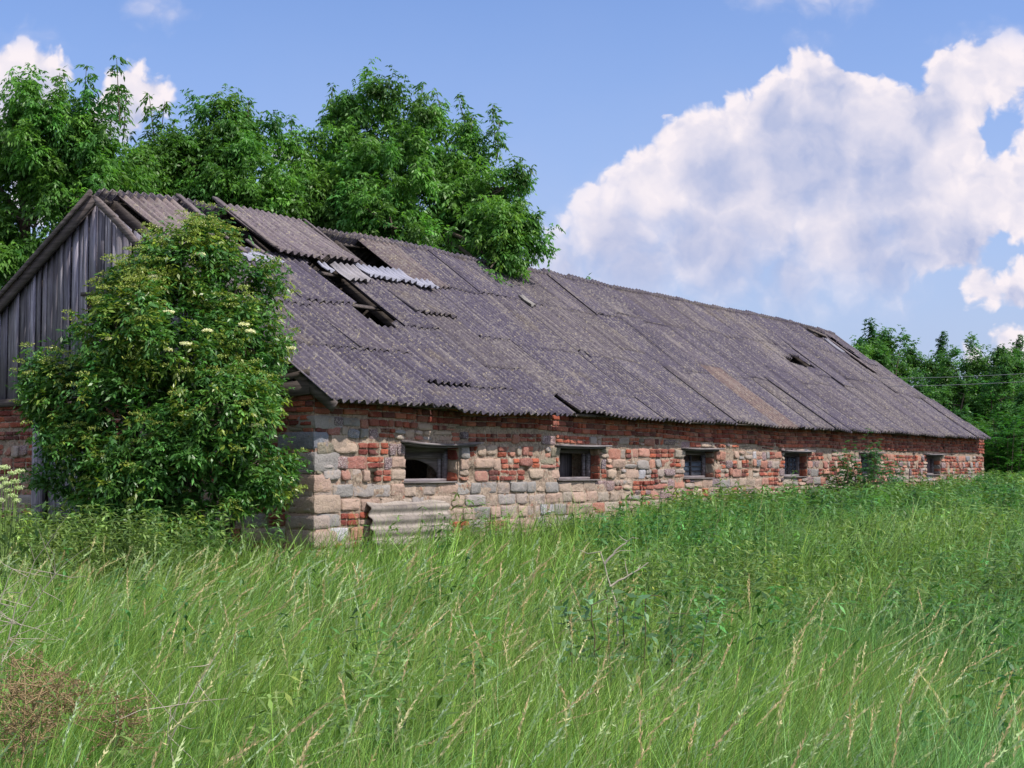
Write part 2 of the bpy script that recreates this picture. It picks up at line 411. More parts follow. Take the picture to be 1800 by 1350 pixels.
def lay_masonry(mb, L, ztop, bandf, openings, niches, axis, brickish):
    """rows of stones and bricks between openings"""
    def blocked(a, b, z0, z1):
        for (o0, o1, p0, p1) in openings+niches:
            if b > o0+.005 and a < o1-.005 and z1 > p0+.01 and z0 < p1-.01: return (o0, o1)
        return None
    def run(a, b, z0, z1, fn):
        """calls fn on the free pieces of a..b"""
        cuts = sorted([(o0, o1) for (o0, o1, p0, p1) in openings+niches if z1 > p0+.015 and z0 < p1-.015])
        x = a
        for o0, o1 in cuts:
            if o0 > x+.04: fn(x, min(o0, b))
            x = max(x, o1)
        if x < b-.04: fn(x, b)
    def bricks(a, b, z0, z1, hh=.078, wl=.25, off=0.):
        n = max(1, int(round((z1-z0)/hh))); h = (z1-z0)/n
        for r in range(n):
            x = a+(-.12 if (r % 2) else 0)*(1 if b-a > .6 else 0)
            while x < b-.03:
                w = wl*rng.uniform(.9, 1.08) if rng.random() < .75 else wl*.5
                x0, x1 = max(a, x), min(b, x+w)
                if b-x1 < .05: x1 = b
                dz = .012*math.sin(x*1.7+z0*3)
                if x1-x0 > .03:
                    add_stone(mb, x0+.006, x1-.006, z0+r*h+.006+dz, z0+(r+1)*h-.005+dz, pick(BR), .08, rng.uniform(.012, .030)+(.012 if z0 > 1.85 else 0), 7., axis)
                x = x1 if x1 == b else x+w
    # brick band below the eave
    x = 0.
    while x < L:
        x1 = min(L, x+1.0); z0 = bandf(x+.5); bricks(x, x1, z0+.012, ztop); x = x1
    # lower courses below sill level
    z = ZS
    for k in range(7):
        h = [.17, .165, .175, .18, .19, .19, .2][k]
        def course(a, b, z=z, h=h):
            x = a
            while x < b-.02:
                w = rng.uniform(.25, .5)
                if b-(x+w) < .14: w = b-x
                r = rng.random(); dz = rng.normal(0, .006)
                rough_zone = brickish or x > 7.2 or (x < 1.0 and k > 0)
                if r < (.10 if rough_zone else .03): bricks(x+.01, x+w-.01, z-h+.01, z-.01)
                elif r < .40 and rough_zone:
                    hh = h*rng.uniform(.4, .6)
                    add_stone(mb, x+.008, x+w-.008, z-h+.008, z-h+hh-.006, pick(TAN+RED), .1, rng.uniform(.01, .035), 3., axis)
                    m = w*rng.uniform(.35, .65)
                    add_stone(mb, x+.008, x+m-.006, z-h+hh+.006, z-.008, pick(TAN+RED+BR), .1, rng.uniform(.01, .035), 3., axis)
                    add_stone(mb, x+m+.006, x+w-.008, z-h+hh+.006, z-.008, pick(TAN+PUR), .5, rng.uniform(.01, .035), 3., axis)
                else:
                    c, sp = (pick(TAN), .08)
                    if r > .93 and x > 6: c, sp = pick(PUR), .8
                    if .915 < r < .925: c, sp = pick(WHT), 0.
                    if .8 < r < .86: c, sp = pick(RED), .25
                    add_stone(mb, x+.009, x+w-.009, z-h+.010+dz, z-.010+dz, c, sp, rng.uniform(.006, .026), rng.uniform(6, 11), axis)
                x += w
        run(0, L, z-h, z, course); z -= h
    # mixed rubble between sill level and the brick band
    rows = [(ZS+.012, ZS+.175), (ZS+.175, ZS+.335), (ZS+.335, ZL+.01), (ZL+.05, 1.975), (1.975, 9.)]
    for ri, (z0, z1) in enumerate(rows):
        def rub(a, b, z0=z0, z1=z1):
            x = a
            while x < b-.02:
                zt = min(z1, bandf(x+.15)); h = zt-z0
                if h < .07 and z0 > 1.9:
                    x += .3; continue
                w = rng.choice([rng.uniform(.13, .24), rng.uniform(.2, .46)])
                if b-(x+w) < .12: w = b-x
                r = rng.random(); sx = x/L
                pb = .36 if not brickish else .75
                if x > 7: pb = .40
                if x > 16: pb = .66
                if x > 16 and rng.random() < .2: pb = .3
                if r < pb: bricks(x+.006, x+w-.006, z0+.008, zt-.006, .075, .21)
                elif r < pb+.12:                                  # two small stones one on the other
                    hh = h*rng.uniform(.38, .6)
                    add_stone(mb, x+.008, x+w-.012, z0+.008, z0+hh-.008, pick(RED+TAN), .2, rng.uniform(.008, .035), 3., axis)
                    add_stone(mb, x+.012, x+w-.008, z0+hh+.008, zt-.008, pick(TAN+GRN), .1, rng.uniform(.008, .035), 3., axis)
                elif r < pb+.15: pass                              # bare mortar
                else:
                    k = rng.random()
                    far = 1 if x > 7 else 0
                    if k < .34: c, sp = pick(TAN), .1
                    elif k < .56: c, sp = pick(RED), .25
                    elif k < .56+.24+.08*far: c, sp = pick(PUR), 1.
                    elif k < .93: c, sp = pick(GRN if not far else RED), .3
                    elif k < .96: c, sp = pick(WHT), 0.
                    else: c, sp = pick(BLU), .6
                    sh = rng.uniform(-.03, .03)
                    add_stone(mb, x+.010, x+w-.010, z0+.010+sh, zt-.010+sh*.3, c, sp, rng.uniform(.008, .042), rng.uniform(3.4, 7.5), axis)
                x += w
        run(.0, L, z0, min(z1, 2.05), rub)

def heightfield(mb, a0, a1, z0, z1, openings, niches, axis):
    """mortar bed with real openings"""
    st = .05
    xs = sorted(set(list(np.round(np.arange(a0, a1, st), 3))+[a1]+[v for o in openings for v in (o[0], o[1])]))
    zs = sorted(set(list(np.round(np.arange(z0, z1, st), 3))+[z1]+[v for o in openings for v in (o[2], o[3])]))
    X, Z = np.meshgrid(xs, zs, indexing='ij'); n, m = X.shape
    Y = np.zeros_like(X)
    for i in range(n):
        for j in range(m):
            Y[i, j] = -.004-.024*mnoise.noise((X[i, j]*4, Z[i, j]*6, 3.1 if axis == 'front' else 9.2))-.016*mnoise.noise((X[i, j]*15, Z[i, j]*17, 1.))
    for (o0, o1, p0, p1) in niches:
        Y[(X > o0) & (X < o1) & (Z > p0) & (Z < p1)] = .22
    for (o0, o1, p0, p1) in openings:
        e = (X >= o0-.001) & (X <= o1+.001) & (Z >= p0-.001) & (Z <= p1+.001); Y[e] = .012
    q = []
    for i in range(n-1):
        for j in range(m-1):
            cx, cz = (xs[i]+xs[i+1])/2, (zs[j]+zs[j+1])/2
            if any(o0 < cx < o1 and p0 < cz < p1 for (o0, o1, p0, p1) in openings): continue
            f = [i*m+j, (i+1)*m+j, (i+1)*m+j+1, i*m+j+1]
            q.append(f if axis == 'front' else f[::-1])
    v = np.stack([X, Y, Z], -1).reshape(-1, 3)
    if axis != 'front': v = v[:, [1, 0, 2]]
    mb.add(v, q)

# front wall
ops = [(a, b, ZS, ZL) for a, b in WIN]
hb = MB(); heightfield(hb, 0, LEN, -.1, 2.36, ops, NICHE, 'front')
for a, b, z0, z1 in ops:                                           # reveals
    D = .5
    hb.add([(a, .012, z0), (a, .012, z1), (a, D, z1), (a, D, z0)], [[0, 1, 2, 3]])
    hb.add([(b, .012, z0), (b, .012, z1), (b, D, z1), (b, D, z0)], [[3, 2, 1, 0]])
    hb.add([(a, .012, z0), (b, .012, z0), (b, D, z0), (a, D, z0)], [[0, 3, 2, 1]])
    hb.add([(a, .012, z1), (b, .012, z1), (b, D, z1), (a, D, z1)], [[0, 1, 2, 3]])
hb.box(0.02, 1.77, .5, .52, -.1, 2.36)
prev = None
for i, (a, b) in enumerate(WIN):                                   # inner leaf of the wall, open at the windows
    nxt = WIN[i+1][0] if i+1 < len(WIN) else LEN-.02
    hb.box(b, nxt, .5, .52, -.1, 2.36); hb.box(a, b, .5, .52, -.1, ZS); hb.box(a, b, .5, .52, ZL, 2.36)
wall = hb.build('wall', M['mortar'], barn)
wall['label'] = 'long front wall of squared stone, rubble and red brick'
sb = MB(); lay_masonry(sb, LEN, 2.34, band, ops, NICHE, 'front', False)
# rough side stones of the window reveals
for a, b, z0, z1 in ops:
    z = z0+.01
    while z < z1-.03:
        h = min(rng.uniform(.07, .17), z1-z)
        c = pick(TAN+BR+BR+RED); y = .02
        while y < .19:
            w = rng.uniform(.10, .19)
            s_ = MB(); add_stone(s_, y, min(y+w, .21), z+.006, z+h-.006, c, .1, rng.uniform(.006, .02), 5.)
            if not s_.v: break
            v = s_.v[0]; v = np.stack([b+v[:, 1], v[:, 0], v[:, 2]], -1)
            sb.add(v, [q[::-1] for q in np.concatenate(s_.q)], s_.c[0], [q[::-1] for q in s_.t[0]])
            y += w
        z += h
o = sb.build('masonry', M['stone'], wall, smooth=True)

# big corner stones that wrap round the corner
def quoin(mb, x0, x1, y0, y1, z0, z1, col):
    n = 7; g = np.linspace(-1, 1, n); A, B = np.meshgrid(g, g, indexing='ij'); F = []
    for ax in range(3):
        for sg in (-1, 1):
            p = np.zeros((n*n, 3)); o1, o2 = [k for k in range(3) if k != ax]; p[:, ax] = sg; p[:, o1] = A.ravel(); p[:, o2] = B.ravel(); F.append(p)
    P = np.concatenate(F); nrm = (np.abs(P)**9).sum(1)**(1/9.); P = P/nrm[:, None]
    c = np.array([(x0+x1)/2, (y0+y1)/2, (z0+z1)/2]); hsz = np.array([x1-x0, y1-y0, z1-z0])/2
    V = c+P*hsz; V += np.array([[.012*mnoise.noise((v[0]*7, v[1]*7, v[2]*7+k)) for k in (0, 5, 9)] for v in V])
    q = []
    for f in range(6):
        ax, sg = f//2, (-1, 1)[f % 2]
        for i in range(n-1):
            for j in range(n-1):
                b = f*n*n+i*n+j; qq = [b, b+n, b+n+1, b+1]; q.append(qq if (sg > 0) == (ax != 1) else qq[::-1])
    mb.add(V, q, tuple(np.array(col)*rng.uniform(.9, 1.05))+(.15,))
for k, (z0, z1, ls, lt, c) in enumerate([(1.94, 2.105, .52, .28, TAN[4]), (1.70, 1.915, .26, .55, BLU[0]), (1.70, 1.915, .0, .0, None), (1.44, 1.68, .46, .26, TAN[5]), (1.20, 1.42, .30, .42, TAN[7]), (.96, 1.18, .48, .28, TAN[1]), (.78, .94, .28, .4, TAN[2]), (.56, .76, .42, .3, TAN[0]), (.3, .54, .34, .42, TAN[3]), (.02, .28, .5, .3, TAN[2])]):
    if c: quoin(sb, -.035, ls, -.035, lt, z0, z1, c)
quoin(sb, .28, .60, -.030, .1, 1.70, 1.915, TAN[0])
o.data.name = 'masonry_a'; bpy.data.objects.remove(o); o = sb.build('masonry', M['stone'], wall, smooth=True)
# gable wall, low part
GO = [(3.75, 4.66, -.1, 2.12)]
gb = MB(); heightfield(gb, 0, WID, -.1, 2.36, GO, [], 'gable')
gb.box(.5, .52, .3, 3.7, -.1, 2.36); gb.box(.5, .52, 4.7, WID-.3, -.1, 2.36)
gw = gb.build('gable_wall', M['mortar'], barn)
gs = MB(); lay_masonry(gs, WID, 2.34, lambda s: 2.12 if s < 3.7 else 2.0, GO, [], 'gable', True)
# corner quoins shared by both faces
o = gs.build('gable_masonry', M['stone'], gw, smooth=True)
# back and far walls
bw = MB(); bw.box(0.02, LEN-.02, WID-.4, WID, -.1, 2.33); bw.build('back_wall', M['mortar'], barn)
fw = MB(); fw.box(LEN-.4, LEN, .02, WID-.42, -.1, 2.33)
fw.add([(27.6, .1, 2.33), (27.6, WID-.1, 2.33), (26.6, 3.6, 4.75), (27.7, .1, 2.33), (27.7, WID-.1, 2.33), (26.7, 3.6, 4.75)], tri=[[0, 2, 1], [3, 4, 5]])
fw.build('far_gable', M['mortar'], barn)

# door in the gable
dr = MB(); 
for k in range(6): dr.box(.12, .15, 3.76+k*.148, 3.76+k*.148+.142, -.05, 2.1, (.95*rng.uniform(.8, 1.05),)*3, .003)
dr = dr.build('door', M['plank'], barn)
dp = MB(); dp.box(-.06, .08, 4.66, 4.76, -.05, 2.2, (1.15,)*3, .004); dp.build('door_post', M['plank'], barn)

# boarded gable
pl = MB(); y = .12
while y < WID-.12:
    w = rng.uniform(.085, .15); y1 = min(y+w, WID-.12); c = rng.choice([rng.uniform(.5, .8), rng.uniform(.85, 1.35)]); mid = (y+y1)/2
    ztop = lambda yy: 2.25+(min(yy, WID-yy)+.35)*.709-.10
    z0 = 2.40 if rng.random() < .8 else 2.36; sx = -.03+rng.uniform(-.024, .024)
    zt0, zt1 = ztop(y), ztop(y1-.018)
    pieces = [(z0, None)]
    if 3.42 < mid < 3.80: pieces = [(z0, 3.50), (3.72, None)]
    for a, b in pieces:
        ta, tb = (zt0, zt1) if b is None else (b, b)
        tw = rng.normal(0, .004)
        v = [(sx, y, a), (sx, y1-.018, a), (sx+tw, y1-.018, tb), (sx-tw, y, ta), (sx+.028, y, a), (sx+.028, y1-.018, a), (sx+.028, y1-.018, tb), (sx+.028, y, ta)]
        pl.add(v, [[0, 3, 2, 1], [4, 5, 6, 7], [0, 1, 5, 4], [3, 7, 6, 2], [0, 4, 7, 3], [1, 2, 6, 5]], (c, c, c*rng.uniform(.96, 1.06), 1))
    y = y1+(.012 if rng.random() < .2 else 0.)
pl.build('gable_boards', M['plank'], barn)
for a_, b_, w_, h_, c_ in (((-.07, .0, 2.43), (-.07, .75, 2.37), .09, .17, .8), ((-.09, .02, 2.60), (-.06, .9, 2.46), .05, .07, .6),
                         ((-.05, 4.4, 2.36), (-.05, 7.2, 2.36), .10, .10, .72), ((-.05, 3.38, 3.74), (-.05, 3.86, 3.74), .06, .05, .8)):
    m_ = MB(); m_.beam(a_, b_, w_, h_, col=(c_, c_, c_, 1)); m_.build('gable_beam', M['rafter'], barn)
# barge boards
for a_, b_, w_, h_, sy, c_, sg_ in (((-.10, WID+.33, 2.26-.07), (-.10, 3.60, 5.03-.07), .05, .13, 1, .7, .02), ((-.145, WID+.33, 2.31), (-.145, 3.62, 5.06), .035, .06, 1, .85, .02),
                                 ((-.08, -.36, 2.19), (-.08, 1.35, 3.41), .045, .13, -1, .95, 0.), ((-.10, 3.62, 4.98), (-.07, 2.75, 4.22), .05, .085, -1, 1.12, -.02)):
    m_ = MB(); m_.beam(a_, b_, w_, h_, up=(0, .578*sy, .816), col=(c_, c_, c_*1.03, 1), seg=6, sag=sg_); m_.build('barge_board', M['rafter'], barn)

# ---- roof
CA, SA = .8158, .578
def sagz(s): return float(np.interp(s, [0, 1.4, 4, 6, 10.8, 15, 19.5, 24.2, 26, 29], [0, .10, .09, .09, .12, .16, .18, .25, .18, .1]))
def sagn(s, v): return .018*math.sin(s*1.3+v)+.012*math.sin(s*3.1+2*v+1)
def roofpt(s, v, n, back=False):
    s = np.asarray(s, float); v = np.asarray(v, float)
    sg = np.interp(s, [0, 1.4, 4, 6, 10.8, 15, 19.5, 24.2, 26, 29], [0, .08, .08, .09, .12, .15, .17, .22, .16, .1])
    y = -.35+v*CA-n*SA; z = 2.25+v*SA+n*CA+sg*(np.maximum(v, 0)/4.84)**1.5
    if back: y = WID-y
    return np.stack([s+0*v, y, z], -1)
SH = [lin(94, 88, 101), lin(90, 84, 98), lin(97, 90, 101), lin(86, 80, 95), lin(99, 92, 99)]
PALE = lin(164, 165, 178)
def sheet(mb, s0, s1, v0, v1, l0=.03, l1=0., col=None, lich=1., holes=(), wav=.14, amp=.028, skew=0., cross=.012, back=False, ragged=0., nv=None, palebot=0):
    nw = int(round((s1-s0)/wav*8)); nv = nv or max(2, int((v1-v0)/.16))
    S = np.linspace(s0, s1, nw+1)[:, None]; V = np.linspace(v0, v1, nv+1)[None]
    Sg = S+0*V; Vg = V+0*S; Vg = Vg.copy()
    if ragged: 
        jag = np.array([ragged*mnoise.noise((a*5, v0*3, 2.)) for a in Sg[:, 0]]); Vg[:, 0] += jag
    k = (Vg-v0)/(v1-v0)
    x = (Sg-s0)/(s1-s0)
    Sk = Sg+skew*(Vg-v0)
    n = amp*np.cos(2*np.pi*Sg/wav)+l0*(1-k)**1.6+l1*k+(cross*x if cross > 0 else -cross*(1-x))+.010*np.sin(Sk*1.3+Vg)+.006*np.sin(Sk*3.1+2*Vg+1)+.006
    P = roofpt(Sk, Vg, n, back).reshape(-1, 3)
    m = nv+1; i = np.arange(nw)[:, None]*m; j = np.arange(nv)[None]
    q = np.stack([i+j, i+m+j, i+m+j+1, i+j+1], -1).reshape(-1, 4)
    cs = (Sk[:-1, :-1]+Sk[1:, 1:])/2; cv = (Vg[:-1, :-1]+Vg[1:, 1:])/2; keep = np.ones(cs.shape, bool)
    for h in holes:
        inside = np.zeros(cs.shape, bool); hn = len(h)
        for a in range(hn):
            (x1, y1), (x2, y2) = h[a], h[(a+1) % hn]
            c = ((y1 > cv) != (y2 > cv)) & (cs < (x2-x1)*(cv-y1)/(y2-y1+1e-9)+x1); inside ^= c
        keep &= ~inside
    q = q[keep.ravel()]
    if back: q = q[:, ::-1]
    col = col or pick(SH); f = rng.uniform(.84, .99)
    cc = np.tile(np.array([col[0]*f, col[1]*f, col[2]*f, lich]), (len(P), 1))
    if len(q): mb.add(P, q, cc)

rf = MB(); pale = []
# the patched, slipped sheets of the left end:  s0, s1, v0, v1, lift low, lift high
hC = [(2.9, 3.6), (3.5, 3.6), (3.42, 2.02), (2.78, 2.02)]
BRN = lin(142, 118, 104)
left = [
 (-.16, .96, -.02, 1.45, .02, 0, None), (.92, 2.02, .0, 1.45, .015, 0, None), (1.9, 2.32, -.04, 1.4, .05, .02, None),
 (-.16, .68, 1.24, 2.7, .015, .0, None), (.62, 1.7, 1.22, 2.62, .02, .0, None), (1.66, 2.72, 1.25, 2.75, .05, .01, None),
 (-.1, .9, 2.46, 3.8, .04, 0, None), (.85, 1.72, 2.28, 3.7, .03, 0, None), (1.66, 2.92, 2.44, 3.75, .05, .0, None),
 (.3, 1.34, 3.55, 4.96, .05, .0, lin(128, 115, 115)),
 (2.22, 3.2, 3.60, 5.0, .13, .05, lin(124, 113, 119)), (3.1, 4.12, 3.66, 5.02, .15, .05, lin(127, 116, 120)),
 (2.28, 3.36, .53, 2.12, .07, .02, None), (2.34, 3.4, -.12, .75, .03, .0, None),
 (3.5, 4.4, 2.05, 3.55, .03, .0, None), (3.34, 4.38, .5, 2.2, .03, 0, None), (3.34, 4.3, -.08, .7, .03, 0, None),
 (4.3, 5.4, 2.5, 3.62, .06, 0, None), (4.3, 5.35, 1.1, 2.65, .02, 0, None), (4.26, 5.4, -.08, 1.25, .04, 0, None),
 (5.36, 6.36, 3.5, 5.02, .05, .02, lin(112, 100, 102)), (5.34, 6.34, 2.05, 3.65, .02, 0, None), (5.52, 6.4, .5, 2.2, .02, 0, None), (5.62, 6.4, .02, .7, .05, 0, None),
]
for a in left: sheet(rf, a[0], a[1], a[2], a[3], a[4], a[5], a[6] and a[6], holes=[hC], cross=.014, ragged=.05)
# pale unweathered ends
pf = MB(); pale.append(pf); sheet(pf, 4.04, 4.9, 3.40, 3.76, .085, .06, PALE, .12, ragged=.04)
pf = MB(); pale.append(pf); sheet(pf, 4.85, 5.42, 3.46, 3.84, .085, .06, PALE, .12, ragged=.03)
pf = MB(); pale.append(pf); sheet(pf, 3.42, 4.0, 3.2, 3.62, .08, .07, lin(160, 156, 160), .35, ragged=.06)
pf = MB(); pale.append(pf); sheet(pf, 3.05, 3.2, 3.32, 3.56, .08, .07, PALE, .2)
pf = MB(); pale.append(pf); sheet(pf, 5.36, 5.85, 3.36, 3.56, .10, .09, PALE, .1, ragged=.03)
pf = MB(); pale.append(pf); sheet(pf, 1.40, 2.1, 3.35, 3.78, .06, -.02, PALE, .1, ragged=.1)
pf = MB(); pale.append(pf); sheet(pf, 8.55, 8.75, 3.3, 3.62, .08, .08, lin(160, 156, 150), .3)
pf = MB(); pale.append(pf); sheet(pf, 25.02, 25.3, 3.7, 4.3, .06, .06, lin(150, 150, 160), .4)
# regular courses further on
holes = [[(23.7, 5.6), (25.7, 5.6), (26.1, 4.3), (24.7, 4.3)], [(25.15, 4.4), (26.2, 4.4), (26.6, 2.8), (25.5, 2.8)],
         [(19.4, 3.05), (20.8, 3.08), (20.7, 2.6), (19.2, 2.6)], [(8.3, 2.0), (8.5, 2.0), (8.5, 1.85), (8.25, 1.9)]]
s = 6.34; ci = 0
while s < 28.4:
    w = .98
    off = float(rng.normal(0, .05)); r2 = 1.80+rng.normal(0, .05)+.12*math.sin(s*.35); r3 = 3.50+rng.normal(0, .05)
    if rng.random() < .3: r2 += .35
    send = lambda v: 28.55-1.55*v/5.05
    lo = float(.02*math.sin(s*.7)+rng.normal(0, .012))
    rowsv = [(lo, r2+.14), (r2, r3+.14), (r3, 5.02)]
    if rng.random() < .3: rowsv = [(lo, .75), (.6, r2+.14)]+rowsv[1:]
    for v0, v1 in rowsv:
        e = min(s+w+.07, send((v0+v1)/2))
        if e-s > .1:
            st = rng.random()
            c = lin(120, 102, 98) if (ci == 7 and v0 < .5) else None
            sheet(rf, s+rng.normal(0, .012), e, v0, v1, .008+.010*rng.random(), .0, c, holes=holes, wav=.14, cross=-(.020+.036*rng.random()**1.5), skew=rng.normal(0, .004), ragged=.02+.03*(rng.random() < .2))
    s += w; ci += 1
sheet(rf, 27.0, 28.0, .1, 1.9, .04, 0, skew=-.28); sheet(rf, 26.35, 27.4, 1.8, 3.6, .04, 0, skew=-.28); sheet(rf, 26.35, 26.95, 3.3, 5.0, .04, 0, skew=-.1)
roof = rf.build('roof', M['sheet'], barn, smooth=True)
md = roof.modifiers.new('Solidify', 'SOLIDIFY'); md.thickness = .009; md.offset = -1
for pf in pale:
    o = pf.build('pale_sheet_end', M['sheet'], roof, smooth=True); md = o.modifiers.new('Solidify', 'SOLIDIFY'); md.thickness = .008
# back slope
bk = MB(); s = -.1
while s < 26.9:
    for v0, v1 in ((0, 1.8), (1.65, 3.4), (3.25, 4.93)):
        sheet(bk, s, min(s+1.05, 27.0), v0, v1, .03, 0, back=True, nv=4)
    s += .98
o = bk.build('back_roof', M['sheet'], barn, smooth=True); md = o.modifiers.new('Solidify', 'SOLIDIFY'); md.thickness = .009; md.offset = -1
# timber frame of the roof, seen through the holes
fr = MB(); nv_ = (0, -SA, CA)
for s in np.arange(.25, 28, 1.15):
    for bkk in (False, True):
        if s > 26.8: continue
        a = roofpt(s, .25, -.13, bkk); b = roofpt(s, 4.80, -.13, bkk)
        fr.beam(a, b, .07, .13, up=(0, SA if bkk else -SA, CA), col=(.75*rng.uniform(.8, 1.1),)*3)
for v in (.12, .95, 1.78, 2.62, 3.5, 4.72):
    for k in range(13):
        s0 = -.08+k*2.1; s1 = min(s0+2.15, 28.4-1.55*v/5.05)
        if s1 <= s0+.1: continue
        for bkk in (False, True):
            if v > 4.6 and not bkk: continue
            pts = [roofpt(s_, v+rng.normal(0, .015), -.045, bkk) for s_ in (s0, s1)]
            fr.beam(pts[0], pts[1], .07, .03, up=(0, SA if bkk else -SA, CA), col=(.8*rng.uniform(.7, 1.2),)*3)
fr.beam(roofpt(1.38, 4.9, .10), roofpt(1.38, 3.4, .12), .09, .03, up=nv_, col=(1.5, 1.5, 1.6, 1))
fr.beam(roofpt(2.17, 5.0, .13), roofpt(2.12, 3.58, .20), .10, .03, up=nv_, col=(1.5, 1.5, 1.6, 1))
fr.beam(roofpt(1.95, 3.95, .05), roofpt(2.0, 3.3, .07), .06, .03, up=nv_, col=(1.5, 1.5, 1.6, 1))
fr.beam(roofpt(4.16, 5.0, .09), roofpt(4.12, 3.9, .12), .05, .02, up=nv_, col=(1.3, 1.3, 1.4, 1))
fr.beam(roofpt(24.9, 4.75, .02), roofpt(25.9, 4.6, .02), .08, .05, up=nv_, col=(1.2, 1.2, 1.2, 1))
fr.beam(roofpt(25.6, 4.5, .04), roofpt(25.85, 2.9, .04), .07, .04, up=nv_, col=(1.8, 1.8, 2.0, 1))
fr.beam((0.3, .1, 2.38), (28.5, .1, 2.38), .14, .1, up=(0, 0, 1)); fr.beam((0.3, WID-.1, 2.38), (28.5, WID-.1, 2.38), .14, .1)
for s in np.arange(1.0, 28, 2.3): fr.beam((s, -.05, 2.40), (s, WID+.1, 2.40), .12, .12)
fr.build('roof_frame', M['rafter'], barn)

# ---- windows
def window(i, a, b):
    w = MB(); r = .205; c = (.62, .60, .66, 1)
    if i == 0:
        w.beam((a, r, ZL-.05), (b, r, ZL-.05), .06, .10, col=(.55, .53, .5, 1))
        w.beam((a, r+.02, ZL-.14), (b, r+.02, ZL-.14), .04, .08, col=(.45, .43, .42, 1))
    else: w.beam((a, r, ZL-.04), (b, r, ZL-.04), .06, .08, col=(.5, .48, .48, 1))
    w.beam((a, r, ZS+.025), (b, r, ZS+.025), .07, .05, col=(1.1, 1.1, 1.15, 1))
    for x in (a+.035, b-.05): w.beam((x, r, ZS+.05), (x, r, ZL-.08), .07, .075, up=(0, 1, 0), col=(.8, .8, .9, 1))
    if i in (0, 1): w.beam((b-.13, r+.03, ZS+.05), (b-.13, r+.03, ZL-.08), .05, .04, up=(0, 1, 0), col=(.9, .9, 1., 1))
    fo = w.build('window', M['beam'], barn)
    if i == 0:                                     # rotten panel with an arched break
        m_ = MB(); n = 14; x = np.linspace(a+.07, b-.09, n+1); zt = ZL-.17
        arch = ZS+.30-.15*((x-(a+.45))/.75)**2*1.6 
        arch[-2:] = ZS+.13
        q = [[k*2, k*2+1, k*2+3, k*2+2] for k in range(n)]
        for yy in (r+.035, r+.055):
            v = np.stack([np.repeat(x, 2), np.full(2*n+2, yy), np.stack([arch, np.full(n+1, zt)], -1).ravel()], -1)
            m_.add(v, q, (.55, .52, .5, 1))
        m_.build('broken_panel', M['beam'], fo)
    if i == 1:
        m_ = MB(); m_.box(a+.62, b-.10, r+.25, r+.27, ZS, ZL-.08, (.35, .33, .33, 1)); m_.build('shutter', M['plank'], fo)
    if i in (2, 3, 4):
        m_ = MB()
        m_.beam(((a+b)/2+.06, r, ZS+.05), ((a+b)/2+.06, r, ZL-.08), .035, .03, up=(0, 1, 0), col=(.3, .3, .34, 1))
        for z in (ZS+.13, ZS+.21, ZS+.30): m_.beam((a+.07, r, z), (b-.09, r, z), .02, .018, col=(.35, .35, .4, 1))
        if i == 3:
            for x in np.linspace(a+.2, b-.2, 6): m_.beam((x, r-.03, ZS+.05), (x, r-.03, ZL-.08), .016, .016, up=(0, 1, 0), col=(.5, .5, .6, 1))
        m_.build('muntin', M['beam'], fo)
        g = MB(); g.box(a+.07, b-.10, r+.015, r+.02, ZS+.05, ZS+.30 if i == 2 else ZL-.1)
        g.build('pane', M['glass'], fo)
    if i == 5:
        m_ = MB()
        for k in range(6): m_.box(a+.08+k*.18, a+.08+k*.18+.172, r+.03, r+.05, ZS+.05, ZL-.08, (.55, .42, .42, 1))
        m_.build('shutter', M['plank'], fo)
    s_ = MB(); s_.beam((a-.06, -.0, ZS+.003), (b-.1, -.0, ZS+.003), .10, .022, col=(.9, .88, .85, 1)); s_.beam((a-.02, .1, ZS+.006), (b-.02, .1, ZS+.006), .13, .015, col=(1., 1., 1., 1)); s_.build('sill', M['beam'], fo)
    l = MB(); e0, e1 = (.10, .42) if i == 0 else (.14, .16)
    sg = .035 if i == 0 else .008
    l.beam((a-e0, .0, ZL+.03), (b+e1, -.0, ZL+.035), .24, .028, col=(1.05, 1.05, 1.08, 1), seg=8, sag=sg)
    l.beam((a-e0+.05, .03, ZL+.003), (b+e1-.1, .03, ZL+.003), .2, .02, col=(.7, .7, .72, 1), seg=8, sag=sg)
    l.build('lintel', M['beam'], fo)
for i, (a, b) in enumerate(WIN): window(i, a, b)

# ---- loose sheet leaning on the wall
cs_ = MB(); nw = 96; nz = 8
L0, L1 = .93, 2.60
a = np.linspace(0, 1.13, 65); S = np.linspace(L0, L1, 41)
A, S2 = np.meshgrid(a, S, indexing='ij')
ny = .030*np.cos(2*np.pi*A/.15)+.004*np.sin(S2*3)
dirz, diry = math.cos(math.radians(14)), math.sin(math.radians(14))
Zc = -.02+A*dirz; Yc = -.34+A*diry
ragt = .012*np.sin(S2*9)*(A > 1.1)
P = np.stack([S2+.015*np.sin(A*7), Yc-ny*dirz, Zc+ny*diry+ragt], -1).reshape(-1, 3)
P[:, 0] += CX*0; 
m = 41; i_ = np.arange(64)[:, None]*m; j_ = np.arange(40)[None]
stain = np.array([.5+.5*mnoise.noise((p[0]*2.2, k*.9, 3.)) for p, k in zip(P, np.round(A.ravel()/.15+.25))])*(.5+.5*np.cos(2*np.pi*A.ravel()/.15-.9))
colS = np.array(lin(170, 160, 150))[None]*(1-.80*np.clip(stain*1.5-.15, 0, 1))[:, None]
cs_.add(P, np.stack([i_+j_, i_+j_+1, i_+m+j_+1, i_+m+j_], -1).reshape(-1, 4), np.hstack([colS, np.full((len(P), 1), .7)]))
lo = cs_.build('corrugated_sheet', M['sheet'], smooth=True)
lo.location = (CX, CY, 0); lo.rotation_euler = (0, 0, RZ)
md = lo.modifiers.new('Solidify', 'SOLIDIFY'); md.thickness = .008
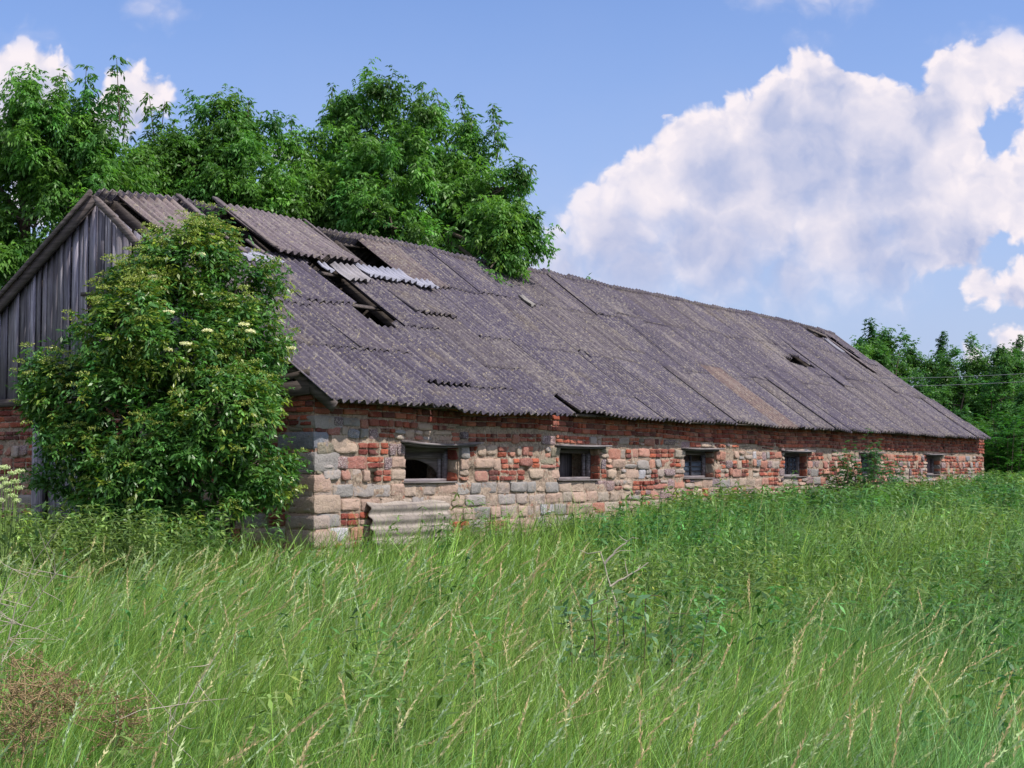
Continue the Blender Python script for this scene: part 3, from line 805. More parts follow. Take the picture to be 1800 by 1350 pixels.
tag(lo, 'loose pale corrugated sheet leaning on the stone wall below the nearest window', 'roofing sheet')

# ---------------------------------------------------------------- foliage tools
def leaves(mb, P, D, N, L, W, col, fold=.25):
    """batch of diamond leaves: P base, D direction, N rough normal"""
    n = len(P); D = unit(D); R = unit(np.cross(D, N)); U = np.cross(R, D)
    L = np.broadcast_to(L, n)[:, None]; W = np.broadcast_to(W, n)[:, None]
    mid = P+D*L*.42-U*W*fold
    v = np.stack([P, mid+R*W*.5+U*W*fold, P+D*L-U*L*.10, mid-R*W*.5+U*W*fold], 1)
    q = np.arange(n*4).reshape(n, 4)
    mb.add(v.reshape(-1, 3), q, np.repeat(col, 4, 0))

def greens(n, base, var=.18, yel=0.):
    b = np.array(base)[None]*np.exp(rng.normal(0, var, (n, 1)))
    y = rng.normal(0, .12, (n, 1))+yel
    return np.clip(b*np.concatenate([1+y, 1+.25*y, 1-.4*y], 1), .003, 1)

def shoots_foliage(mb, B, Dr, Ln, per, col, leafL=.10, leafW=.036, nlf=5, droop=.9, compL=.17, yel=None):
    """B shoot bases, Dr directions, Ln lengths; per compound leaves on each"""
    n = len(B)
    k = np.tile(np.linspace(.12, 1, per), n); idx = np.repeat(np.arange(n), per)
    Bc = B[idx]+unit(Dr)[idx]*(Ln[idx]*k)[:, None]
    Bc[:, 2] += .0
    ang = rng.uniform(0, 2*np.pi, len(idx))
    d = unit(Dr)[idx]; a = unit(np.cross(d, rng.normal(0, 1, (len(idx), 3)))); 
    rach = unit(a*1.0+d*.45*rng.uniform(.3, 1.3, (len(idx), 1))+np.array([0, 0, .15])); 
    m = len(idx); out = []
    sz = rng.uniform(.75, 1.15, m)*(1-.35*k)
    c = col[idx]*np.exp(rng.normal(0, .12, (m, 1)))
    for j in range(nlf):
        f = [1., .62, .62, .3, .3, .8, .8][j]; side = [0, 1, -1, 1, -1, 1, -1][j]
        sidev = unit(np.cross(rach, np.array([0, 0, 1.])+rng.normal(0, .15, (m, 3))))
        p = Bc+rach*(compL*f*sz)[:, None]-np.array([0, 0, 1.])*(droop*.10*f**2*sz)[:, None]
        dd = unit(rach*(.6 if side else .9)+sidev*side*.75-np.array([0, 0, 1.])*droop*rng.uniform(.5, 1.3, (m, 1))+rng.normal(0, .15, (m, 3)))
        leaves(mb, p, dd, np.array([0, 0, 1.])+rng.normal(0, .45, (m, 3)), leafL*sz*rng.uniform(.85, 1.2, m), leafW*sz*rng.uniform(.85, 1.2, m), c*np.exp(rng.normal(0, .08, (m, 1))))

def sample_lobes(lobes, n, shell=(.55, 1.0), clump=.9, seed=0., thr=-.12):
    """points near the surface of a set of ellipsoids, thinned by noise"""
    L = np.array(lobes, float); w = L[:, 3]**2*1.; w = w/w.sum(); P = []; Nn = []
    while len(P) < n:
        i = rng.choice(len(L), 4000, p=w); u = unit(rng.normal(0, 1, (4000, 3)))
        r = shell[0]+(shell[1]-shell[0])*rng.random(4000)**.6
        rad = L[i, 3][:, None]*np.array([1, 1, .9])
        p = L[i, :3]+u*rad*r[:, None]
        # drop those deep inside another lobe
        dmin = np.min(np.linalg.norm((p[:, None]-L[None, :, :3])/(L[None, :, 3:4]*np.array([1, 1, .9])), axis=2), axis=1)
        ok = dmin > shell[0]*.9
        for a in np.nonzero(ok)[0]:
            if mnoise.noise((p[a, 0]*clump+seed, p[a, 1]*clump, p[a, 2]*clump*1.2)) > thr+rng.normal(0, .08):
                P.append(p[a]); Nn.append(u[a])
                if len(P) >= n: break
    return np.array(P), np.array(Nn)

def skeleton(mb, base, top, lobes, ends, r0, nlimb=None, col=(1, 1, 1, 1)):
    base = np.array(base, float); top = np.array(top, float)
    n = 8; k = np.linspace(0, 1, n)[:, None]
    tr = base+(top-base)*k+np.array([.12, .1, 0])*np.sin(k*5)*k
    mb.tube(tr, np.linspace(r0, r0*.45, n), col, 8)
    L = np.array(lobes)
    for l in L:
        j = rng.integers(3, n-1); a = tr[j]; b = l[:3]; m = (a+b)/2+np.array([0, 0, .25*np.linalg.norm(b-a)*.5])
        kk = np.linspace(0, 1, 7)[:, None]; cv = a*(1-kk)**2+2*m*kk*(1-kk)+b*kk**2
        mb.tube(cv, np.linspace(r0*.42, r0*.14, 7), col, 6)
    for e in ends:
        d = np.linalg.norm(L[:, :3]-e, axis=1); b = L[np.argmin(d), :3]
        kk = np.linspace(0, 1, 5)[:, None]; m = (b+e)/2+rng.normal(0, .08, 3); cv = b*(1-kk)**2+2*m*kk*(1-kk)+e*kk**2
        mb.tube(cv, np.linspace(r0*.12, .006, 5), col, 4)

def lobes_px(l, f=2650.):
    out = []
    for px, py, r, D in l:
        p = at(px, py, D); out.append((p[0], p[1], p[2], r/f*D))
    return out

def maple(label, base, top, lobes, n, r0, col, spikes=(), group=None, seed=0., per=9, leafL=.135, ln=(.25, .6), thr=-.12, name='maple_tree'):
    o = empty(name, (base[0], base[1], ground_z(base[0], base[1])), 0, label, 'tree', group)
    off = np.array(o.location)
    lb = [(a-off[0], b-off[1], c-off[2], r) for a, b, c, r in lobes]
    nc = n//9; Bc, Nc = sample_lobes(lb, nc, (.45, .93), .9, seed, thr); ix = np.repeat(np.arange(nc), 9); n = len(ix)
    D = unit(Nc[ix]*.75+np.array([0, 0, .35])+rng.normal(0, .55, (n, 3))); B = Bc[ix]+rng.normal(0, .07, (n, 3))
    Ln = rng.uniform(ln[0], ln[1], n)*np.repeat(rng.uniform(.6, 1.15, nc), 9)
    cm = greens(nc, col, .26)[ix]*np.exp(rng.normal(0, .08, (n, 1)))
    mb = MB(); shoots_foliage(mb, B, D, Ln, per, cm, leafL, leafL*.36)
    # inner, sparser leaves that close the crown
    B2, N2 = sample_lobes(lb, n//6, (.1, .5), .9, seed+4, -.2)
    shoots_foliage(mb, B2, unit(N2+rng.normal(0, .5, (len(B2), 3))), rng.uniform(.3, .6, len(B2)), 6, greens(len(B2), np.array(col)*.9, .16), leafL*1.1, leafL*.42)
    tb = MB()
    for (px, py, D_, hgt) in spikes:                     # leaders poking out of the crown
        e = at(px, py, D_)-off; b = e-np.array([rng.normal(0, .12), 0, hgt])
        kk = np.linspace(0, 1, 6)[:, None]; tb.tube(b+(e-b)*kk, np.linspace(.014, .004, 6), (1, 1, 1, 1), 4)
        nb = int(hgt/.11); 
        for q_ in range(nb+1):
            f = .08+.92*q_/nb; p = b+(e-b)*f
            shoots_foliage(mb, p[None], unit(rng.normal(0, 1, (1, 3))+np.array([[0, 0, .8]])), np.array([.16*(1-f)+.04]), 4, greens(1, np.array(col)*.85, .1), leafL*1.05, leafL*.36)
    mb.build('crown', M['leaf'], o)
    skeleton(tb, (0, 0, -.1), np.array(top)-off, lb, B[rng.integers(0, n, 60)], r0); tb.build('trunk', M['bark'], o, smooth=True)
    return o

G1 = (.095, .230, .044); G2 = (.108, .250, .050); G3 = (.11, .25, .05)
TG = 'maples behind the barn'
# D metres away, lobes (frame x, frame y, frame radius, distance)
maple('dark leafy maple behind the boarded gable at the left edge of the photo', at(30, 821, 27), at(60, 300, 26.5),
      lobes_px([(95, 250, 105, 26), (-20, 320, 120, 26.5), (185, 300, 90, 26), (60, 400, 130, 26), (-60, 470, 120, 26), (30, 500, 80, 25), (215, 400, 80, 27), (-90, 250, 90, 27), (130, 360, 80, 25.5)]),
      2100, .19, G1, [(205, 102, 25.5, 1.1), (152, 118, 25.6, 1.0), (105, 128, 25.8, .8), (62, 150, 26, .9), (200, 160, 26, .8), (30, 190, 26, .6)], TG, 1., thr=-.02)
maple('slender maple with thin upright tips between the left-edge maple and the middle one', at(275, 821, 29), at(275, 330, 28.5),
      lobes_px([(268, 300, 52, 28), (240, 350, 70, 28), (290, 385, 70, 28), (330, 340, 40, 28.5)]),
      650, .10, G2, [(262, 165, 28, .9), (290, 178, 28, .8), (222, 162, 28, .9), (305, 215, 28, .5)], TG, 2., ln=(.3, .6))
maple('middle maple with a rounded top above the broken ridge', at(400, 821, 30), at(390, 300, 29),
      lobes_px([(385, 245, 65, 28.5), (430, 225, 42, 28.5), (350, 310, 75, 28), (430, 320, 75, 28), (385, 380, 80, 28), (470, 370, 60, 28), (330, 390, 60, 27.5)]),
      1150, .13, G1, [(372, 172, 28.5, .5), (437, 176, 28.5, .6)], TG, 3.)
maple('large round maple leaning over the ridge in the middle of the roof', at(690, 821, 33.5), at(710, 330, 31),
      lobes_px([(660, 240, 92, 30), (750, 250, 92, 30), (600, 260, 62, 30), (800, 310, 75, 29.5), (700, 330, 115, 29), (620, 340, 80, 29), (555, 370, 62, 29), (790, 400, 80, 28.5),
                (690, 400, 75, 27.8), (845, 440, 48, 27.2), (770, 440, 50, 27.2), (530, 270, 40, 29.5), (510, 340, 45, 29), (860, 480, 32, 26.7), (500, 390, 50, 28.5), (880, 410, 45, 27.6), (905, 425, 34, 27.3), (885, 330, 34, 28.6), (610, 400, 50, 28.5)]),
      2700, .20, G2, [(642, 128, 30, .7), (585, 152, 30, .7), (665, 145, 30, .5), (745, 145, 30, .6), (768, 165, 30, .5), (805, 170, 29.8, .8), (866, 185, 29.6, 1.1), (878, 215, 29.4, .7), (830, 205, 29.6, .7),
       (905, 300, 28.5, .5), (935, 375, 27.6, .7), (915, 370, 27.6, .5), (512, 205, 29.5, .6), (885, 300, 29, .6), (942, 385, 27.5, .5), (930, 430, 27.4, .4)], TG, 4.)
# small tree whose tip just clears the ridge
maple('small tree behind the barn whose leafy tip just clears the ridge line', at(1020, 821, 34), at(1018, 540, 34), lobes_px([(1018, 560, 55, 34), (1022, 610, 70, 34)]),
      90, .06, G3, [(1010, 487, 34, .5), (1030, 490, 34, .5)], None, 5.)

# ---------------------------------------------------------------- elder bush at the gable
def elder():
    base = (-3.95, 16.75, 0)
    o = empty('elder_bush', base, 0, 'big elder bush with yellowish buds and cream flower heads covering the gable corner', 'bush')
    off = np.array(base)
    lb = lobes_px([(330, 475, 78, 17.3), (250, 515, 62, 17.1), (415, 510, 72, 17.2), (375, 430, 42, 17.4), (155, 610, 52, 16.9), (300, 610, 120, 16.6), (430, 600, 68, 16.9), (215, 600, 70, 16.4),
                   (110, 700, 58, 16.6), (230, 750, 120, 16.3), (390, 740, 100, 16.2), (140, 800, 78, 16.4), (455, 810, 62, 16.4), (330, 840, 110, 16.2), (450, 690, 40, 16.7), (85, 660, 32, 16.7), (230, 860, 90, 16.1), (465, 850, 36, 16.5)])
    lb = [(a-off[0], b-off[1], c-off[2], r) for a, b, c, r in lb]
    n = 3500; B, Nn = sample_lobes(lb, n, (.62, .98), 1.7, 3., -.10)
    D = unit(Nn*.9+np.array([0, 0, .45])+rng.normal(0, .25, (n, 3)))
    hgt = np.clip((B[:, 2]-1.)/3., 0, 1); cm = greens(n, (.080, .20, .040), .22); 
    fresh = rng.random(n) < .12+.36*hgt; cm[fresh] = greens(fresh.sum(), (.17, .26, .04), .16, .1)
    mb = MB(); shoots_foliage(mb, B, D, rng.uniform(.10, .26, n), 4, cm, .095, .036, 5, .55, .11)
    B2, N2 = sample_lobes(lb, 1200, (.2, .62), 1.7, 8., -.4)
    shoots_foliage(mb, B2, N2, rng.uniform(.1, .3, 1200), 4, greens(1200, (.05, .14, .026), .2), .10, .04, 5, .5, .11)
    # bud umbels: flat fuzzy plates
    tips = np.nonzero(fresh)[0][:420]; 
    for i in tips:
        p = B[i]+D[i]*.24+np.array([0, 0, .03]); k = 46; r = .075*np.sqrt(rng.random(k)); th = rng.uniform(0, 6.28, k)
        q = p+np.stack([r*np.cos(th), r*np.sin(th), .03*rng.random(k)-r*.3], -1)
        cc = greens(k, (.27, .34, .075), .15, .05)
        leaves(mb, q, rng.normal(0, 1, (k, 3))+np.array([0, 0, .6]), rng.normal(0, 1, (k, 3)), .022, .014, cc)
    mb.build('crown', M['elder'], o)
    tb = MB(); 
    for l in lb:
        b = np.array([l[0]*.35+rng.normal(0, .12), rng.normal(.1, .12), 0]); e = np.array(l[:3]); m_ = np.array([b[0]*.6+e[0]*.4, b[1]*.5+e[1]*.5, e[2]*.65])
        kk = np.linspace(0, 1, 8)[:, None]; tb.tube(b*(1-kk)**2+2*m_*kk*(1-kk)+e*kk**2, np.linspace(.045, .012, 8), (1, 1, 1, 1), 6)
    for i in rng.integers(0, n, 160):
        l = min(lb, key=lambda q: np.linalg.norm(np.array(q[:3])-B[i])); tb.tube(np.array([l[:3], (np.array(l[:3])+B[i])/2+rng.normal(0, .04, 3), B[i]]), [.012, .008, .004], (1, 1, 1, 1), 4)
    tb.build('stem', M['bark'], o, smooth=True)
    # open cream flower heads
    for (px, py, D_, r) in [(272, 486, 16.7, .075), (297, 548, 16.2, .06), (326, 604, 15.9, .06), (428, 570, 16.2, .06), (440, 582, 16.2, .055), (365, 581, 16.1, .055), (147, 624, 16.3, .06),
                            (352, 447, 16.8, .06), (450, 748, 15.8, .055), (296, 615, 15.9, .045), (512, 612, 16.2, .05), (192, 596, 16., .04)]:
        p = at(px, py, D_)-off; f = MB(); k = 150; rr = r*np.sqrt(rng.random(k)); th = rng.uniform(0, 6.28, k)
        q = p+np.stack([rr*np.cos(th), rr*np.sin(th), .018*rng.random(k)-rr*.25], -1)
        leaves(f, q, rng.normal(0, .6, (k, 3))+np.array([0, -.2, .4]), rng.normal(0, .5, (k, 3))+np.array([0, -.6, .8]), .018, .016, np.tile(np.array(lin(240, 238, 200)), (k, 1))*rng.uniform(.85, 1.05, (k, 1)))
        for a in range(5): f.tube(np.array([p-np.array([0, -.06, .13]), p+np.array([math.cos(a*1.26)*r*.5, math.sin(a*1.26)*r*.5, -.01])]), .0025, lin(120, 150, 80)+(1,), 3)
        f.build('flower_head', M['petal'], o)
elder()

# ---------------------------------------------------------------- the wood on the right
def wood_tree(kind):
    """one crown and trunk, base at the origin, about 6 m tall"""
    h = [6.2, 5.6, 6.6][kind]
    lb = []
    for k in range(9):
        z = 1.0+(h-1.6)*k/8.; r = 1.5*(1-.45*(k/8.)**2)*rng.uniform(.7, 1.); a = rng.uniform(0, 6.28); d = .75*(1-k/11.)
        lb.append((d*math.cos(a), d*math.sin(a), z, r))
    n = 620; B, Nn = sample_lobes(lb, n, (.55, 1.), .8, kind*5., -.16)
    n = 120; B0, N0 = sample_lobes(lb, n, (.5, .95), .8, kind*5., -.16); ix = np.repeat(np.arange(n), 7); n = len(ix); B = B0[ix]+rng.normal(0, .10, (n, 3)); Nn = N0[ix]
    D = unit(Nn*.8+np.array([0, 0, .3])+rng.normal(0, .5, (n, 3))); mb = MB()
    shoots_foliage(mb, B, D, rng.uniform(.35, .75, n), 8, greens(120, (.080, .195, .042), .25)[ix], .17, .075, 5, .6, .2)
    up = B[B[:, 2] > h*.72][:7]
    for b in up:
        L = rng.uniform(.5, 1.1); ks = np.linspace(0, 1, 7)
        for f in ks: shoots_foliage(mb, (b+np.array([0, 0, .3+L*f]))[None], np.array([[0, 0, 1.]])+rng.normal(0, .4, (1, 3)), np.array([.12]), 4, greens(1, (.042, .125, .03), .1), .15, .06, 5, .7, .16*(1-.5*f))
    tb = MB(); skeleton(tb, (0, 0, -.2), (0.1, 0, h*.75), lb, B[rng.integers(0, n, 40)], .12)
    return mb, tb
protos = []
WG = 'trees of the wood beyond the far end of the barn'
rowsw = [
 # px, D, top y, kind
 (1452, 58, 600, 0), (1492, 55, 578, 2), (1532, 57, 583, 0), (1574, 56, 588, 1), (1612, 60, 615, 1), (1652, 61, 608, 2), (1694, 58, 600, 0), (1738, 60, 598, 2), (1782, 57, 612, 1), (1826, 60, 605, 0),
 (1500, 50, 655, 1), (1560, 50, 668, 0), (1625, 51, 672, 2), (1690, 50, 668, 1), (1750, 50, 660, 0), (1805, 51, 670, 2), (1860, 52, 640, 1), (1420, 62, 640, 2), (1900, 56, 610, 2),
 (1600, 46.5, 725, 0), (1665, 46.5, 730, 1), (1722, 46, 735, 2), (1840, 46, 700, 0)]
order = sorted(range(len(rowsw)), key=lambda i: rowsw[i][0])
def place_word(k, px, top):
    return k
names_lbl = {
 0: 'first tree of the wood showing past the barn ridge on the left', }
front_row = [i for i in range(len(rowsw)) if rowsw[i][1] < 48]; mid_row = [i for i in range(len(rowsw)) if 48 <= rowsw[i][1] < 53]
made = {}
ORD = ['first', 'second', 'third', 'fourth', 'fifth', 'sixth', 'seventh', 'eighth', 'ninth', 'tenth', 'eleventh', 'twelfth']
def wood():
    groups = {'back': [], 'mid': [], 'front': []}
    for i, r in enumerate(rowsw):
        groups['front' if r[1] < 48 else 'mid' if r[1] < 53 else 'back'].append(i)
    for g, ids in groups.items():
        ids.sort(key=lambda i: rowsw[i][0])
        for n_, i in enumerate(ids):
            px, D, ty, kind = rowsw[i]
            p = at(px, 821, D); gz = ground_z(p[0], p[1]); H = (at(px, ty, D)[2]-gz)
            what = {'back': 'tall leafy tree on the skyline of the wood', 'mid': 'leafy tree in the middle rank of the wood', 'front': 'low dark leafy tree at the near foot of the wood'}[g]
            lab = f'{what}, {ORD[n_]} counting from the barn'
            sx = H/[6.2+.15, 5.6+.15, 6.6+.15][kind]
            if kind not in made:
                mb, tb = wood_tree(kind)
                o = empty('broadleaf_tree', (p[0], p[1], gz), 0, lab, 'tree', WG)
                c = mb.build('crown', M['leaf'], o); t = tb.build('trunk', M['bark'], o, smooth=True); made[kind] = (o, c, t)
            else:
                o0, c0, t0 = made[kind]; o = o0.copy(); C.objects.link(o); o['label'] = lab
                for ch in (c0, t0):
                    d = ch.copy(); C.objects.link(d); d.parent = o
            o.location = (p[0], p[1], gz); o.rotation_euler = (0, 0, rng.uniform(0, 6.28)); w = min(1.25, max(sx, .8)); o.scale = (w, w, sx)
wood()
# leafy undergrowth that closes the foot of the wood
def undergrowth():
    mb = MB(); n = 2600
    px = rng.uniform(1380, 2000, n); D = rng.uniform(43.5, 60, n); x = (px-900)/2650*D
    z = ground_z(x, D)+rng.random(n)**1.3*(1.6+(D-44)*.07)
    B = np.stack([x, D, z], -1)
    s_, t_ = to_local(x, D); ok = ~((s_ > -1) & (s_ < 30) & (t_ > -.5) & (t_ < 8)); B = B[ok]
    shoots_foliage(mb, B, np.array([0, 0, 1.])+rng.normal(0, .5, (len(B), 3)), rng.uniform(.3, .7, len(B)), 7, greens(len(B), (.062, .15, .034), .25), .17, .08, 5, .5, .2)
    o = mb.build('undergrowth', M['leaf']); tag(o, 'dark leafy undergrowth along the foot of the wood right of the barn', 'undergrowth', kind='stuff')
undergrowth()

def frond_bush(name, label, cat, base, hgt, nfr, L, col, spread=.5, leafL=.16, nl=11):
    """shrub of upright stems carrying long feathered leaves"""
    o = empty(name, base, 0, label, cat); mb = MB(); tb = MB()
    for k in range(nfr):
        a = rng.uniform(0, 6.28); r = spread*math.sqrt(rng.random()); b = np.array([r*math.cos(a)*.4, r*math.sin(a)*.4, 0]); top = np.array([r*math.cos(a), r*math.sin(a), hgt*rng.uniform(.55, 1.)])
        kk = np.linspace(0, 1, 6)[:, None]; st = b+(top-b)*kk; tb.tube(st, np.linspace(.02, .006, 6), (1, 1, 1, 1), 5)
        for f in np.linspace(.25, 1., 9):
            p = b+(top-b)*f
            for _ in range(2):
                d = unit(rng.normal(0, 1, 3)*np.array([1, 1, .2])+np.array([0, 0, .9*f])); u = np.linspace(.15, 1, nl)[:, None]
                q = p+d*u*L+np.array([0, 0, -1.])*(u**2)*L*.25; side = unit(np.cross(d, [0, 0, 1.]))
                for sg in (1, -1):
                    m = len(q); leaves(mb, q, side*sg+d*.45+np.array([0, 0, -.2])+rng.normal(0, .12, (m, 3)), np.array([0, 0, 1.])+rng.normal(0, .2, (m, 3)), leafL*np.sin(np.linspace(.5, 2.6, m)), leafL*.3, greens(m, col, .1))
    mb.build('crown', M['leaf'], o); tb.build('stem', M['bark'], o, smooth=True)
    return o
p = at(1768, 821, 44); frond_bush('sumac_shrub', 'bright green feathery shrub in front of the dark wood just past the barn eave', 'shrub', (p[0], p[1], ground_z(p[0], p[1])), 2.35, 12, .75, (.06, .20, .03), .75)
p = at(1712, 821, 44.5); 

# sapling in front of the fifth window, small weeds against the wall
def sapling(name, label, px, D, h, w, n, col, cat='sapling'):
    p = at(px, 821, D); b = (p[0], p[1], ground_z(p[0], p[1])); o = empty(name, b, 0, label, cat)
    mb = MB(); tb = MB(); B = []; Dd = []
    for k in range(n):
        a = rng.uniform(0, 6.28); r = w*math.sqrt(rng.random()); z = h*rng.uniform(.35, 1.)*(1-.4*(r/w)**2)
        e = np.array([r*math.cos(a), r*math.sin(a), z]); tb.tube(np.array([[r*.1*math.cos(a), r*.1*math.sin(a), 0], e*np.array([.6, .6, .55]), e]), [.012, .008, .004], (1, 1, 1, 1), 4)
        B.append(e*np.array([.85, .85, .7])); Dd.append(e*.35+np.array([0, 0, .15*h])); 
    B = np.array(B); Dd = np.array(Dd); shoots_foliage(mb, B, Dd, np.full(n, .32*h), 9, greens(n, col, .14), .11, .045, 5, .5, .12)
    mb.build('crown', M['leaf'], o); tb.build('stem', M['bark'], o, smooth=True)
sapling('ash_sapling', 'green sapling growing against the wall and hiding the second-farthest window', 1525, 30.6, 1.95, .72, 46, (.055, .15, .05))
sapling('bramble_shoots', 'short leafy shoots against the wall left of the second-farthest window', 1488, 30.2, 1.6, .4, 14, (.07, .15, .04), 'shrub')

# hogweed with white umbels at the left edge
def hogweed():
    p = at(8, 821, 12.5); b = (p[0], p[1], ground_z(p[0], p[1])); o = empty('cow_parsley', b, 0, 'tall cow parsley with white flower umbels at the left edge before the brick wall', 'wildflower')
    off = np.array(b); st = MB(); lf = MB()
    heads = [(-8, 826), (8, 822), (22, 832), (34, 828), (4, 842), (26, 846), (-4, 856), (14, 862), (32, 858), (22, 872), (0, 880), (-20, 840), (-16, 870), (12, 850), (28, 880)]
    for i, (px, py) in enumerate(heads):
        e = at(px, py, 12.5+rng.normal(0, .12))-off; b0 = np.array([rng.normal(0, .05), rng.normal(0, .05), 0]); m_ = np.array([b0[0]*.5+e[0]*.35, e[1]*.4, e[2]*.6])
        kk = np.linspace(0, 1, 7)[:, None]; st.tube(b0*(1-kk)**2+2*m_*kk*(1-kk)+e*kk**2, np.linspace(.007, .003, 7), lin(112, 138, 72)+(1,), 5)
        f = MB(); 
        for u in range(9):
            a = u*2.4; r = .034*math.sqrt(u/9); c = e+np.array([r*math.cos(a), r*math.sin(a), .006*rng.random()]); k = 22
            q = c+rng.normal(0, .007, (k, 3)); leaves(f, q, rng.normal(0, 1, (k, 3))+np.array([0, -.3, .6]), rng.normal(0, 1, (k, 3)), .010, .009, np.tile(np.array(lin(206, 218, 170)), (k, 1)))
            f.tube(np.array([e-np.array([0, 0, .035]), c]), .0012, lin(130, 150, 90)+(1,), 3)
        f.build('flower_head', M['petal'], o)
    k = 260; q = np.stack([rng.normal(0, .22, k), rng.normal(0, .15, k), rng.uniform(.3, 1.15, k)], -1); leaves(lf, q, rng.normal(0, 1, (k, 3)), rng.normal(0, .4, (k, 3))+np.array([0, 0, 1]), .09, .035, greens(k, (.09, .15, .05), .2))
    st.build('stem', M['dry'], o, smooth=True); lf.build('foliage', M['grassm'], o)
hogweed()

# ---------------------------------------------------------------- meadow
def free(x, y):
    s, t = to_local(x, y); return ~((s > -.05) & (s < LEN+.05) & (t > -.06) & (t < WID+.1))
def pnoise(x, y, f, z=0.):
    return np.array([mnoise.noise((a*f, b*f, z)) for a, b in zip(x, y)])
def blades(mb, x, y, h, w, lean, col, seg=3, curve=1.):
    n = len(x); z = ground_z(x, y)-.02
    az = rng.uniform(0, 2*np.pi, n); wd = np.stack([np.cos(az), np.sin(az)], -1)
    wd = np.where((np.abs(wd[:, 0:1]) < .45), np.array([[.8, .6]]), wd)
    ld = lean; K = seg+1; V = np.zeros((n, K, 2, 3), np.float32)
    for i in range(K):
        f = i/seg; wi = w*(1-f)**.7*.5 if i else w*.4
        if i == seg: wi = w*.04
        cx = x+ld[:, 0]*h*f**1.8*curve; cy = y+ld[:, 1]*h*f**1.8*curve
        mag = np.hypot(ld[:, 0], ld[:, 1]); cz = z+h*f*(1-.28*mag*f*curve)
        V[:, i, 0] = np.stack([cx-wd[:, 0]*wi, cy-wd[:, 1]*wi, cz], -1); V[:, i, 1] = np.stack([cx+wd[:, 0]*wi, cy+wd[:, 1]*wi, cz], -1)
    b = np.arange(n)[:, None, None]*(K*2); i = (np.arange(seg)*2)[None, :, None]
    q = (b+i+np.array([0, 1, 3, 2])[None, None]).reshape(-1, 4)
    mb.add(V.reshape(-1, 3), q, np.repeat(col, K*2, 0))
def field_pts(n, d0, d1, a0=-.46, a1=.46, p=1.):
    D = d0+(d1-d0)*rng.random(n)**p; a = rng.uniform(a0, a1, n); x = a*D; y = D
    ok = free(x, y); return x[ok], y[ok]
def weedy(x, y):
    """how much the tall leafy weeds take over from the grass"""
    a = x/y*2650+900
    w1 = np.clip((a-930)/240, 0, 1)*np.clip((y-7.6)/3., 0, 1)
    w2 = np.clip((420-a)/200, 0, 1)*np.clip((y-13)/1.5, 0, 1)
    return np.maximum(w1, w2)
def tufts(n, per, *a):
    x, y = field_pts(n//per, *a); k = len(x); ix = np.repeat(np.arange(k), per); m = len(ix)
    ang = rng.uniform(0, 6.28, m); r = .07*np.sqrt(rng.random(m)); th = rng.uniform(.65, 1.3, k)
    ok = None; X = x[ix]+r*np.cos(ang); Y = y[ix]+r*np.sin(ang); ok = free(X, Y)
    return X[ok], Y[ok], np.stack([np.cos(ang), np.sin(ang)], -1)[ok], th[ix][ok], rng.normal(0, .22, k)[ix][ok], rng.normal(0, .18, (k, 2))[ix][ok]
